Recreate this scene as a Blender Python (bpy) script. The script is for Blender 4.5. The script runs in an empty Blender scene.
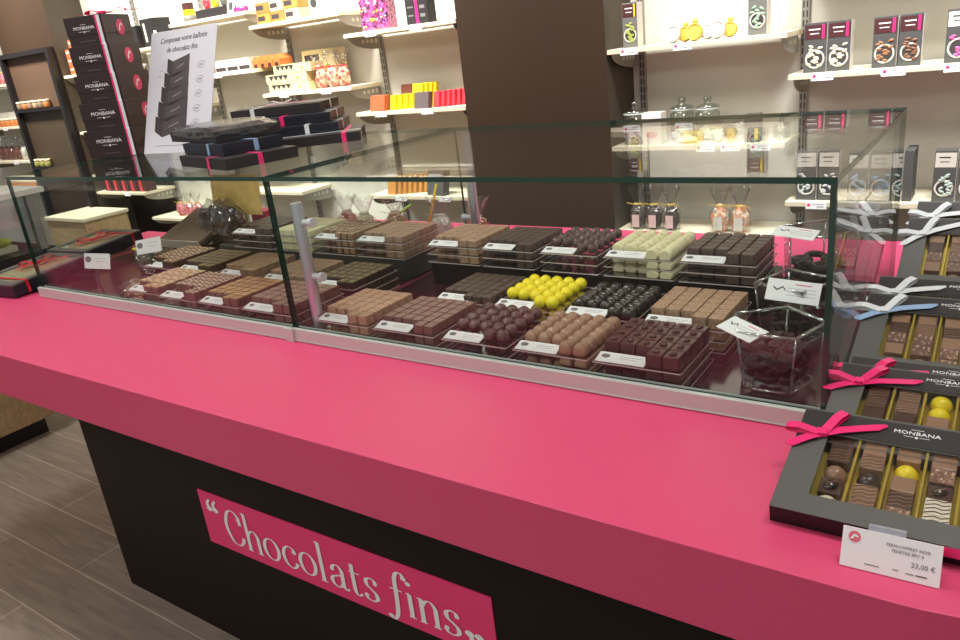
import bpy, bmesh, math, random
from mathutils import Matrix, Vector
random.seed(7)
S = bpy.context.scene
COL = S.collection
PI = math.pi
R = math.radians

# ------------------------------------------------------------------ render look
S.view_settings.view_transform = 'Standard'
S.view_settings.look = 'None'
S.view_settings.gamma = 1
S.view_settings.exposure = 0
S.view_settings.use_curve_mapping = False
S.cycles.transparent_max_bounces = 48
S.cycles.max_bounces = 10
S.cycles.glossy_bounces = 5
S.cycles.diffuse_bounces = 4
S.cycles.sample_clamp_indirect = 4

# ------------------------------------------------------------------ materials
def lin(c):
    return tuple(((v/255)/12.92 if v <= 10 else (((v/255)+.055)/1.055)**2.4) for v in c) + (1,)
MATS = {}
def mat(name, col, rough=.5, metal=0., spec=.5, noise=None, bump=0., scale=60., coat=0., emit=0.):
    """principled material; noise = second colour mixed by a noise texture"""
    if name in MATS: return MATS[name]
    m = bpy.data.materials.new(name); m.use_nodes = True
    nt = m.node_tree; b = nt.nodes['Principled BSDF']
    b.inputs['Base Color'].default_value = lin(col)
    b.inputs['Roughness'].default_value = rough
    b.inputs['Metallic'].default_value = metal
    b.inputs['Specular IOR Level'].default_value = spec
    b.inputs['Coat Weight'].default_value = coat
    if emit:
        b.inputs['Emission Color'].default_value = lin(col); b.inputs['Emission Strength'].default_value = emit
    if noise or bump:
        tc = nt.nodes.new('ShaderNodeTexCoord'); n = nt.nodes.new('ShaderNodeTexNoise')
        n.inputs['Scale'].default_value = scale; n.inputs['Detail'].default_value = 3
        nt.links.new(tc.outputs['Object'], n.inputs['Vector'])
        if noise:
            r = nt.nodes.new('ShaderNodeValToRGB')
            r.color_ramp.elements[0].position = .4; r.color_ramp.elements[1].position = .62
            r.color_ramp.elements[0].color = lin(col); r.color_ramp.elements[1].color = lin(noise)
            nt.links.new(n.outputs['Fac'], r.inputs['Fac']); nt.links.new(r.outputs['Color'], b.inputs['Base Color'])
        if bump:
            bp = nt.nodes.new('ShaderNodeBump'); bp.inputs['Strength'].default_value = bump
            bp.inputs['Distance'].default_value = .002
            nt.links.new(n.outputs['Fac'], bp.inputs['Height']); nt.links.new(bp.outputs['Normal'], b.inputs['Normal'])
    MATS[name] = m
    return m

def clear(name, tint=(1, 1, 1), f0=.04, rough=0., haze=0., hcol=(200, 200, 200), bump=0., bscale=40., power=5.):
    """thin clear sheet: transmits straight through, reflects more at grazing angles"""
    if name in MATS: return MATS[name]
    m = bpy.data.materials.new(name); m.use_nodes = True
    nt = m.node_tree; nt.nodes.clear(); N = nt.nodes.new; L = nt.links.new
    out = N('ShaderNodeOutputMaterial'); mix = N('ShaderNodeMixShader')
    tr = N('ShaderNodeBsdfTransparent'); gl = N('ShaderNodeBsdfGlossy')
    tr.inputs['Color'].default_value = (*tint, 1); gl.inputs['Roughness'].default_value = rough
    lw = N('ShaderNodeLayerWeight'); lw.inputs['Blend'].default_value = .5
    p = N('ShaderNodeMath'); p.operation = 'POWER'; p.inputs[1].default_value = power
    mr = N('ShaderNodeMath'); mr.operation = 'MULTIPLY_ADD'; mr.inputs[1].default_value = 1-f0; mr.inputs[2].default_value = f0
    L(lw.outputs['Facing'], p.inputs[0]); L(p.outputs[0], mr.inputs[0]); L(mr.outputs[0], mix.inputs['Fac'])
    L(tr.outputs[0], mix.inputs[1]); L(gl.outputs[0], mix.inputs[2])
    if bump:
        tc = N('ShaderNodeTexCoord'); n = N('ShaderNodeTexNoise'); n.inputs['Scale'].default_value = bscale
        n.inputs['Detail'].default_value = 2
        bp = N('ShaderNodeBump'); bp.inputs['Strength'].default_value = bump; bp.inputs['Distance'].default_value = .01
        L(tc.outputs['Object'], n.inputs['Vector']); L(n.outputs['Fac'], bp.inputs['Height'])
        L(bp.outputs['Normal'], gl.inputs['Normal']); L(bp.outputs['Normal'], lw.inputs['Normal'])
    if haze:
        df = N('ShaderNodeBsdfDiffuse'); df.inputs['Color'].default_value = lin(hcol)
        m2 = N('ShaderNodeMixShader'); m2.inputs['Fac'].default_value = haze
        L(mix.outputs[0], m2.inputs[1]); L(df.outputs[0], m2.inputs[2]); L(m2.outputs[0], out.inputs['Surface'])
    else:
        L(mix.outputs[0], out.inputs['Surface'])
    MATS[name] = m
    return m

def planks(name, c1, c2, rough, width, length, rot=0, gap=(20, 18, 16)):
    m = bpy.data.materials.new(name); m.use_nodes = True
    nt = m.node_tree; b = nt.nodes['Principled BSDF']; N = nt.nodes.new; L = nt.links.new
    b.inputs['Roughness'].default_value = rough
    tc = N('ShaderNodeTexCoord'); mp = N('ShaderNodeMapping'); mp.inputs['Rotation'].default_value = (0, 0, rot)
    br = N('ShaderNodeTexBrick'); br.inputs['Scale'].default_value = 1
    br.inputs['Brick Width'].default_value = length; br.inputs['Row Height'].default_value = width
    br.inputs['Mortar Size'].default_value = .0025; br.offset = .37
    br.inputs['Color1'].default_value = lin(c1); br.inputs['Color2'].default_value = lin(c2); br.inputs['Mortar'].default_value = lin(gap)
    br.inputs['Mortar Smooth'].default_value = .3
    L(tc.outputs['Object'], mp.inputs['Vector']); L(mp.outputs[0], br.inputs['Vector'])
    m2 = N('ShaderNodeMapping'); m2.inputs['Scale'].default_value = (1.5, 16, 8)
    n = N('ShaderNodeTexNoise'); n.inputs['Scale'].default_value = 2.2; n.inputs['Detail'].default_value = 8; n.inputs['Distortion'].default_value = 1.6
    L(mp.outputs[0], m2.inputs['Vector']); L(m2.outputs[0], n.inputs['Vector'])
    mx = N('ShaderNodeMix'); mx.data_type = 'RGBA'; mx.blend_type = 'MULTIPLY'; mx.inputs['Factor'].default_value = .55
    r = N('ShaderNodeValToRGB'); r.color_ramp.elements[0].position = .3; r.color_ramp.elements[1].position = .7
    r.color_ramp.elements[0].color = (.55, .54, .53, 1); r.color_ramp.elements[1].color = (1.2, 1.2, 1.2, 1)
    L(n.outputs['Fac'], r.inputs['Fac']); L(br.outputs['Color'], mx.inputs['A']); L(r.outputs['Color'], mx.inputs['B'])
    L(mx.outputs['Result'], b.inputs['Base Color'])
    return m

PINK = mat('pink laminate', (222, 74, 118), .42, spec=.5)
PINKSIGN = mat('pink sign vinyl', (246, 62, 124), .5)
DARKBASE = mat('dark brown panel', (26, 18, 13), .5, spec=.2)
BROWN = mat('brown wall panel', (52, 36, 23), .6, spec=.3)
BROWNSIDE = mat('dark grey brown panel', (72, 62, 50), .6)
WALL = mat('warm grey wall paint', (206, 203, 190), .8)
SHELFM = mat('cream shelf laminate', (222, 211, 184), .5)
ALU = mat('brushed aluminium', (206, 212, 206), .42, metal=.15)
ALUDARK = mat('grey metal strip', (150, 146, 138), .5, metal=.2)
STEEL = mat('satin steel tube', (205, 208, 216), .3, metal=.75)
GLASS = clear('clear glass', (.965, .985, .975), .024)
GLASSTOP = clear('low reflection top glass', (.965, .985, .975), .024, power=8.)  # grazing reflection turned down for the look, otherwise the same glass
GEDGE = mat('green glass edge', (4, 62, 44), .12, spec=.8)
GEDGEL = mat('pale glass edge', (170, 180, 165), .2, spec=.8)
ACR = clear('clear acrylic', (.98, .98, .98), .03)
ACRE = mat('frosted acrylic edge', (215, 200, 195), .35)
FILM = clear('window film', (.96, .96, .96), .05, rough=.03)
CELLO = clear('crinkled cellophane', (.93, .93, .93), .10, rough=.08, bump=1., bscale=35)
CELLOD = clear('cellophane wrap', (.8, .8, .8), .16, rough=.12, bump=1., bscale=30)
VGLASS = clear('thick vase glass', (.94, .96, .96), .03, rough=.02, bump=.25, bscale=14)
JGLASS = clear('jar glass', (.8, .85, .83), .2, rough=.03, bump=.1, bscale=14)
FLOORIN = mat('plum display floor', (58, 24, 32), .12, spec=.6)
BLACK = mat('black card', (42, 38, 40), .5)
NAVY = mat('blue black card', (26, 30, 42), .42)
BOXGREY = mat('charcoal soft touch card', (92, 93, 89), .42)
BOXSIDE = mat('black card side', (22, 17, 18), .5)
TOWER = mat('brown black card', (44, 30, 30), .45)
RISER = mat('black acrylic riser', (34, 28, 26), .25)
RISERG = mat('grey green riser', (70, 68, 60), .35)
GOLDM = mat('gold card', (232, 200, 112), .4, noise=(216, 180, 92), scale=20)
GOLDT = mat('gold tray card', (200, 178, 70), .3, metal=.45)
WHITE = mat('white card', (244, 244, 244), .5)
WHITEL = mat('pale grey poster', (214, 214, 222), .55)
INK = mat('grey ink', (120, 116, 118), .6)
INKD = mat('dark ink', (52, 48, 50), .6)
WINK = mat('white ink', (250, 250, 252), .5)
RINK = mat('pink ink', (222, 60, 110), .5)
PRIB = mat('pink satin ribbon', (242, 46, 122), .35)
WRIB = mat('white satin ribbon', (226, 230, 232), .35)
BRIB = mat('pale blue satin ribbon', (150, 180, 215), .35)
RRIB = mat('red satin ribbon', (196, 30, 48), .35)
MILK = mat('milk chocolate', (160, 126, 100), .24, spec=.6, bump=.1, scale=90)
MILKM = mat('cocoa dusted chocolate', (186, 152, 124), .65, noise=(160, 126, 100), scale=120)
DARK = mat('dark chocolate', (78, 54, 46), .33, spec=.5, bump=.12, scale=80)
DARKM = mat('matt dark chocolate', (98, 80, 68), .5, noise=(78, 62, 52), scale=120)
DARKR = mat('reddish dark chocolate', (122, 92, 80), .36, bump=.12, scale=80)
BLACKC = mat('black glossy chocolate', (54, 45, 42), .13, spec=.7)
BALLC = mat('shiny brown truffle', (90, 64, 58), .13, spec=.7, bump=.15, scale=60)
YELLOW = mat('yellow sugar shell', (255, 236, 40), .3)
IVORY = mat('ivory chocolate', (236, 230, 186), .4)
GOLDC = mat('caramel chocolate', (190, 150, 96), .5, noise=(160, 118, 76), scale=140)
OLIVE = mat('pistachio crumb chocolate', (150, 132, 98), .7, noise=(96, 72, 56), scale=220)
NUTTY = mat('nut crumb chocolate', (120, 76, 66), .6, noise=(224, 196, 164), scale=150)
NUTTYL = mat('pale nut crumb chocolate', (150, 110, 84), .6, noise=(226, 198, 158), scale=130)
CRUMB = mat('crumb coated chocolate', (160, 124, 100), .7, noise=(110, 78, 62), scale=200)
NUTBIT = mat('pale nut bits', (232, 206, 178), .6)
MARBLE = mat('marbled white chocolate', (240, 232, 210), .35)
WOOD = planks('light oak board', (186, 158, 118), (176, 150, 112), .5, 1.2, 3.0, 0, (150, 120, 90))
FLOORW = planks('grey oak floor', (170, 157, 143), (156, 145, 132), .4, .19, 1.3, gap=(215, 205, 190))

# ------------------------------------------------------------------ mesh builder
class MB:
    def __init__(s): s.v = []; s.f = []; s.mi = []; s.sm = []
    def add(s, vs, fs, m=0, smooth=False):
        o = len(s.v); s.v += [tuple(p) for p in vs]
        for f in fs: s.f.append([o+i for i in f]); s.mi.append(m); s.sm.append(smooth)
        return s
    def box(s, x0, x1, y0, y1, z0, z1, m=0, M=None, mtop=None):
        vs = [Vector(p) for p in ((x0,y0,z0),(x1,y0,z0),(x1,y1,z0),(x0,y1,z0),(x0,y0,z1),(x1,y0,z1),(x1,y1,z1),(x0,y1,z1))]
        if M: vs = [M @ p for p in vs]
        s.add(vs, [(0,3,2,1),(0,1,5,4),(1,2,6,5),(2,3,7,6),(3,0,4,7)], m)
        o = len(s.v)-8; s.f.append([o+4,o+5,o+6,o+7]); s.mi.append(m if mtop is None else mtop); s.sm.append(False)
        return s
    def prism(s, pts, z0, z1, m=0, mside=None, M=None, smooth=False):
        n = len(pts); vs = [Vector((x,y,z0)) for x,y in pts]+[Vector((x,y,z1)) for x,y in pts]
        if M: vs = [M @ p for p in vs]
        o = len(s.v); s.v += [tuple(p) for p in vs]
        s.f.append([o+i for i in range(n)][::-1]); s.mi.append(m); s.sm.append(False)
        s.f.append([o+n+i for i in range(n)]); s.mi.append(m); s.sm.append(False)
        for i in range(n):
            j = (i+1) % n
            s.f.append([o+i, o+j, o+n+j, o+n+i]); s.mi.append(m if mside is None else mside); s.sm.append(smooth)
        return s
    def lathe(s, prof, n=16, m=0, M=None, smooth=True, sx=1, sy=1, cap=True):
        vs = []
        for r, z in prof:
            for i in range(n):
                a = 2*PI*i/n; p = Vector((r*math.cos(a)*sx, r*math.sin(a)*sy, z)); vs.append(M @ p if M else p)
        fs = []
        for k in range(len(prof)-1):
            for i in range(n):
                j = (i+1) % n; fs.append((k*n+i, k*n+j, (k+1)*n+j, (k+1)*n+i))
        s.add(vs, fs, m, smooth)
        if cap:
            o = len(s.v)-len(vs); e = o+(len(prof)-1)*n
            if prof[0][0] > 1e-4: s.f.append([o+i for i in range(n)][::-1]); s.mi.append(m); s.sm.append(False)
            if prof[-1][0] > 1e-4: s.f.append([e+i for i in range(n)]); s.mi.append(m); s.sm.append(False)
        return s
    def cyl(s, a, b, r, n=16, m=0, r2=None):
        a, b = Vector(a), Vector(b); d = b-a
        q = d.to_track_quat('Z', 'Y').to_matrix().to_4x4(); M = Matrix.Translation(a) @ q
        return s.lathe([(r, 0), (r if r2 is None else r2, d.length)], n, m, M)
    def ball(s, c, r, n=12, k=8, m=0, sz=1, zmin=-1):
        prof = []
        for i in range(k+1):
            t = -PI/2+PI*i/k; z = math.sin(t)
            if z < zmin: continue
            prof.append((max(r*math.cos(t), 1e-5), r*z*sz))
        return s.lathe(prof, n, m, Matrix.Translation(c))
    def strip(s, pts, w, t=.0006, m=0, width=None):
        """ribbon along pts, w = width vector or list of them"""
        pts = [Vector(p) for p in pts]; n = len(pts); ws = w if isinstance(w, list) else [Vector(w)]*n
        ws = [Vector(a) for a in ws]; vs = []
        for i, p in enumerate(pts):
            d = (pts[min(i+1, n-1)]-pts[max(i-1, 0)]); nn = d.cross(ws[i])
            nn = nn.normalized()*t if nn.length > 1e-9 else Vector((0, 0, t))
            vs += [p-ws[i]/2-nn/2, p+ws[i]/2-nn/2, p+ws[i]/2+nn/2, p-ws[i]/2+nn/2]
        fs = []
        for i in range(n-1):
            a, b = 4*i, 4*i+4
            for k in range(4): fs.append((a+k, a+(k+1) % 4, b+(k+1) % 4, b+k))
        fs += [(3, 2, 1, 0), (4*n-4, 4*n-3, 4*n-2, 4*n-1)]
        return s.add(vs, fs, m, False)
    def build(s, name, mats, parent=None, bevel=0, seg=2):
        me = bpy.data.meshes.new(name); me.from_pydata(s.v, [], s.f)
        for m in (mats if isinstance(mats, (list, tuple)) else [mats]): me.materials.append(m)
        me.polygons.foreach_set('material_index', s.mi); me.polygons.foreach_set('use_smooth', s.sm)
        bm = bmesh.new(); bm.from_mesh(me); bmesh.ops.recalc_face_normals(bm, faces=bm.faces)
        if bevel:
            ed = [e for e in bm.edges if len(e.link_faces) == 2 and e.calc_face_angle(0) > .6]
            bmesh.ops.bevel(bm, geom=ed, offset=bevel, segments=seg, affect='EDGES', profile=.6)
        bm.to_mesh(me); bm.free(); me.update()
        o = bpy.data.objects.new(name, me); COL.objects.link(o)
        if parent: o.parent = parent
        return o

def tag(o, label=None, cat=None, group=None, kind=None):
    if label: o['label'] = label
    if cat: o['category'] = cat
    if group: o['group'] = group
    if kind: o['kind'] = kind
    return o
def thing(name, label, cat, loc=(0, 0, 0), rz=0, group=None, M=None):
    o = bpy.data.objects.new(name, None); COL.objects.link(o); o.empty_display_size = .02
    if M is not None: o.matrix_world = M
    else: o.location = loc; o.rotation_euler = (0, 0, rz)
    return tag(o, label, cat, group)
def dup(o, parent=None):
    c = o.copy(); COL.objects.link(c)
    if parent: c.parent = parent
    for ch in list(o.children): dup(ch, c)
    return c

TXT = {}
def text(s, h, name, m, parent=None, M=None, ext=.0002, sx=1., align='CENTER'):
    """flat lettering as a mesh, lying in local XY, h = cap height"""
    k = (s, h, sx, align)
    if k not in TXT:
        cu = bpy.data.curves.new('lettering', 'FONT'); cu.body = s; cu.size = h/.7; cu.align_x = align; cu.align_y = 'CENTER'
        cu.resolution_u = 2; cu.extrude = ext
        t = bpy.data.objects.new('tmp', cu); COL.objects.link(t)
        bpy.context.view_layer.update()
        me = bpy.data.meshes.new_from_object(t.evaluated_get(bpy.context.evaluated_depsgraph_get()))
        bpy.data.objects.remove(t)
        for v in me.vertices: v.co.x *= sx
        TXT[k] = me
    me = TXT[k].copy(); me.materials.clear(); me.materials.append(m)
    o = bpy.data.objects.new(name, me); COL.objects.link(o)
    if parent: o.parent = parent
    if M is not None: o.matrix_local = M
    return o

def arc(x0, y0, r, a0, a1, n=8):
    return [(x0+r*math.cos(a0+(a1-a0)*i/n), y0+r*math.sin(a0+(a1-a0)*i/n)) for i in range(n+1)]

# ------------------------------------------------------------------ the setting
def struct(name, mb, m, bevel=0):
    return tag(mb.build(name, m, bevel=bevel), kind='structure')
struct('floor', MB().box(-9, 3, -2.5, 3.2, -.05, 0), FLOORW)
struct('ceiling', MB().box(-9, 3, -2.5, 3.2, 3.0, 3.05), mat('ceiling paint', (200, 194, 186), .8))
struct('wall_back', MB().box(-9, 3, 3.11, 3.2, 0, 3.0), WALL)
# columns that stand out from the back wall, brown front and dark side
for x0, x1 in ((-2.035, -1.345), (-6.0, -5.285)):
    mb = MB().box(x0, x1, 2.855, 3.11, 0, 3.0, 0)
    mb.mi = [0, 0, 1, 0, 1, 0]
    struct('trim_1' if x0 > -3 else 'trim_2', mb, [BROWN, BROWNSIDE])
# dark back panel below the shelves of the bay beside the left column
struct('trim_3', MB().box(-5.28, -4.72, 3.09, 3.11, 0, 1.66), mat('black bay panel', (34, 26, 22), .6))
# wood kick and lower cream plinth under the right hand shelving
# slotted uprights
for x in (-.672, -1.30, -2.02, -2.69, -3.35, -4.03, -4.70):
    mb = MB()
    mb.box(x-.013, x+.013, 3.095, 3.11, .3, 2.6, 0)
    z = .34
    while z < 2.55:
        for dx in (-.006, .006): mb.box(x+dx-.0022, x+dx+.0022, 3.0938, 3.096, z, z+.022, 1)
        z += .032
    tag(mb.build('shelf_upright', [ALUDARK, BLACK]), 'slotted grey metal upright on the back wall holding shelf brackets', 'shelf upright', 'slotted wall uprights')

# ------------------------------------------------------------------ wall shelves
def bracket(parent, x, z, side):
    """curved cheek with punched holes under a shelf end"""
    mb = MB(); n = 10
    pts = [(0, 0)] + [(.235*math.cos(a)-.0, -.062*math.sin(a)) for a in [PI/2*i/n for i in range(n+1)]]
    M = Matrix(((0, 0, 1, x-.0015), (-1, 0, 0, 3.095), (0, 1, 0, z), (0, 0, 0, 1)))
    mb.prism(pts, 0, .003, 0, M=M)
    for i in range(4):
        c = .035+.032*i
        mb.prism([(c+.010*math.cos(2*PI*k/10), -.022+.012*math.sin(2*PI*k/10)*(1-.1*i)) for k in range(10)], -.0008, .0038, 1, M=M)
    return mb.build('bracket', [ALUDARK, WALL], parent)
def wall_shelf(x0, x1, z, label, y0=2.855, y1=3.09):
    t = thing('wall_shelf', label, 'shelf', ((x0+x1)/2, (y0+y1)/2, z))
    b = MB().box(x0+.002-(x0+x1)/2, x1-.002-(x0+x1)/2, y0-(y0+y1)/2, y1-(y0+y1)/2, 0, .018).build('shelf_board', SHELFM, t, bevel=.0015)
    for x in (x0+.02, x1-.02):
        o = bracket(t, 0, 0, 1); o.location = (x-(x0+x1)/2, -(y0+y1)/2, 0)
    return t
def shelf_tag(x, z, label, w=.07, h=.026, y=2.8535, logo=True):
    """white ticket clipped on the shelf front edge"""
    t = thing('shelf_price_ticket', label, 'price ticket', (x, y, z+.006), 0, 'white tickets on the shelf edges')
    tc_ = MB().box(-w/2, w/2, -.0016, 0, -h/2, h/2).build('ticket_card', WHITE, t)
    mb = MB()
    if logo: mb.lathe([(.0055, 0), (.0055, .0003)], 12, 0, Matrix.Translation((-w/2+.010, -.0017, .002)) @ Matrix.Rotation(PI/2, 4, 'X'))
    mb.box(-w*.16, w*.36, -.0020, -.0016, .003, .0045, 1); mb.box(w*.05, w*.36, -.0020, -.0016, -.006, -.0035, 1)
    mb.build('printing', [RINK, INK], tc_)
BAYS = {'A': (-2.705, -2.037), 'B': (-3.36, -2.707), 'C': (-4.03, -3.362), 'D': (-4.69, -4.032), 'E': (-5.283, -4.70), 'R1': (-1.343, -.675), 'R2': (-.672, 0), 'R3': (0.002, .67)}
def sh(bay, z, label): wall_shelf(*BAYS[bay], z, label)
sh('A', 1.69, 'cream wall shelf holding the pink sweet bag, left of the brown column')
sh('A', 1.325, 'cream wall shelf holding yellow and red chocolate bars')
sh('A', .915, 'lowest cream shelf left of the brown column, seen through the glass case')
sh('B', 1.795, 'cream wall shelf holding the caramel boxes above the box piles')
sh('B', 1.452, 'cream wall shelf holding cream boxes and cellophane bags')
wall_shelf(-3.9, -3.2, .925, 'lowest cream shelf behind the steel post, seen through the glass case')
sh('C', 1.872, 'cream wall shelf above the poster with small bags on it')
sh('C', 1.585, 'cream wall shelf holding the little orange and white house boxes')
sh('C', 1.23, 'cream wall shelf behind the wrapped box on the glass')
sh('D', 1.775, 'cream wall shelf holding black boxes behind the box tower')
sh('D', 1.42, 'cream wall shelf behind the middle of the box tower')
sh('D', .74, 'low cream shelf with pink sweet bags, seen through the glass case')
sh('E', 1.682, 'cream wall shelf with orange boxes left of the box tower')
sh('E', 1.315, 'cream wall shelf left of the middle of the box tower')
sh('E', .905, 'low cream shelf with red and black boxes, seen through the case')
sh('R1', 1.50, 'cream wall shelf right of the column with gold and white tins')
sh('R1', 1.13, 'cream wall shelf with lidded glass jars')
wall_shelf(*BAYS['R1'], .785, 'low cream display ledge under the small cellophane pouches')
sh('R2', 1.36, 'cream wall shelf with the sugared almond boxes, top right')
sh('R2', 1.76, 'cream wall shelf above the sugared almond boxes')
sh('R2', .92, 'cream wall shelf with blue almond boxes behind the glass corner')
sh('R3', 1.36, 'cream wall shelf at the far right end of the wall')
sh('R3', .92, 'lower cream wall shelf at the far right end of the wall')
for (a, z, lab) in ((-6.9, 1.685, 'upper cream shelf left of the left column'), (-6.9, 1.385, 'middle cream shelf left of the left column'), (-6.9, 1.13, 'lower cream shelf left of the left column')):
    wall_shelf(a, -6.02, z, lab)
TK = [(-2.53, 1.69, 'white ticket below the pink sweet bag'), (-2.26, 1.69, 'white ticket below the black box with a pink stripe'),
 (-2.54, 1.325, 'white ticket below the orange brown chocolate bars'), (-2.255, 1.325, 'white ticket below the grey chocolate bar'),
 (-3.19, 1.452, 'white ticket below the cream boxes with dark zigzags'), (-2.88, 1.452, 'white ticket below the red and clear cellophane bags'),
 (-3.69, 1.585, 'white ticket below the little house boxes'), (-1.25, 1.50, 'white ticket below the tall grey box by the column'),
 (-1.04, 1.50, 'white ticket below the gold and white tins'), (-.959, 1.13, 'white ticket left below the glass jars'),
 (-.866, 1.13, 'white ticket in the middle of the jar shelf edge'), (-.759, 1.13, 'white ticket below the small dark box on the jar shelf'),
 (-.56, 1.36, 'white ticket below the white almond boxes'), (-.348, 1.36, 'white ticket below the brown almond boxes'),
 (-.174, 1.36, 'white ticket below the pink almond box'), (-.563, .92, 'white ticket below the silver almond boxes'),
 (-.396, .92, 'white ticket below the blue almond boxes'), (-.172, .92, 'white ticket below the black and white almond box'),
 (-2.49, .915, 'white ticket below the gold wrapped bars'), (-2.22, .915, 'white ticket below the dark bars behind the steel post'),
 (-4.90, .905, 'white ticket below the red and black boxes'), (-6.3, 1.13, 'white ticket on the lower shelf left of the column'),
 (-6.3, 1.385, 'white ticket on the middle shelf left of the column')]
for x, z, l in TK: shelf_tag(x, z, l, logo=x > -1.3)

# ------------------------------------------------------------------ the counter
def counter_outline(inset, xl):
    y0 = .81+inset; r = .35-inset
    p = [(xl, y0)] + arc(-.06, .81+.35, r, -PI/2, -PI/2+R(50), 10)
    x, y = p[-1]; k = .75
    p += [(x+k*math.cos(R(50)), y+k*math.sin(R(50))), (x+k*math.cos(R(50)), 2.34), (-2.33, 2.34), (-2.33, 1.975), (xl, 1.975)]
    return p
c = thing('sales_counter', 'long pink topped sales counter with dark brown front', 'counter', (-1.5, 1.5, 0))
def cm(mb, name, m, **k):
    o = mb.build(name, m, c, **k); o.location = (1.5, -1.5, 0); return o
cm(MB().prism(counter_outline(0, -3.3), .82, .95), 'counter_top', PINK, bevel=.0012)
cm(MB().prism([(x, min(y, 2.2)) for x, y in counter_outline(.195, -2.345) if abs(y-1.975) > .01][:-1]+[(-2.345, 2.2)], 0, .82), 'base', DARKBASE)

# sign with lettering drawn as pen strokes: thick uprights, hairline turns
def pen(strokes, thin=.05, thick=.19):
    """strokes: lists of (x, y[, weight]) ; returns quads in XY"""
    V = []; F = []
    for st in strokes:
        closed = st[0] == 'c'
        pts = st[1:] if closed else st
        P = [Vector((p[0], p[1])) for p in pts]; W = [p[2] if len(p) > 2 else 1 for p in pts]
        # catmull-rom
        n = len(P); out = []
        rng = range(n if closed else n-1)
        for i in rng:
            p0 = P[(i-1) % n] if closed or i > 0 else P[0]; p1 = P[i]; p2 = P[(i+1) % n]
            p3 = P[(i+2) % n] if closed or i+2 < n else P[-1]
            w1, w2 = W[i], W[(i+1) % n]
            for k in range(8):
                t = k/8
                q = .5*((2*p1)+(p2-p0)*t+(2*p0-5*p1+4*p2-p3)*t*t+(3*p1-p0-3*p2+p3)*t**3)
                out.append((q, w1+(w2-w1)*t))
        if not closed: out.append((P[-1], W[-1]))
        m = len(out); o = len(V)
        for i, (q, w) in enumerate(out):
            a = out[(i+1) % m][0] if closed or i+1 < m else q; b = out[(i-1) % m][0] if closed or i > 0 else q
            d = a-b; d = d.normalized() if d.length > 1e-9 else Vector((0, 1))
            wd = (thin+(thick-thin)*abs(d.y)**2.2)*w
            nn = Vector((-d.y, d.x))*wd/2
            V += [q+nn, q-nn]
        for i in range(m if closed else m-1):
            j = (i+1) % m; F.append((o+2*i, o+2*i+1, o+2*j+1, o+2*j))
    return V, F
def oval(cx, cy, rx, ry, n=10): return ['c']+[(cx+rx*math.cos(2*PI*i/n), cy+ry*math.sin(2*PI*i/n)) for i in range(n)]
def dot(cx, cy, r): return ['c']+[(cx+r*.5*math.cos(2*PI*i/6), cy+r*.5*math.sin(2*PI*i/6), r*8) for i in range(6)]
def blob(cx, cy, r): return [(cx-r*.02, cy-r, 0.3), (cx, cy-r*.6, r*11), (cx, cy, r*15), (cx, cy+r*.6, r*11), (cx+r*.02, cy+r, 0.3)]
def sline(x, y, w): return [(x-w, y, 1), (x, y, 1), (x+w, y, 1)]
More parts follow.
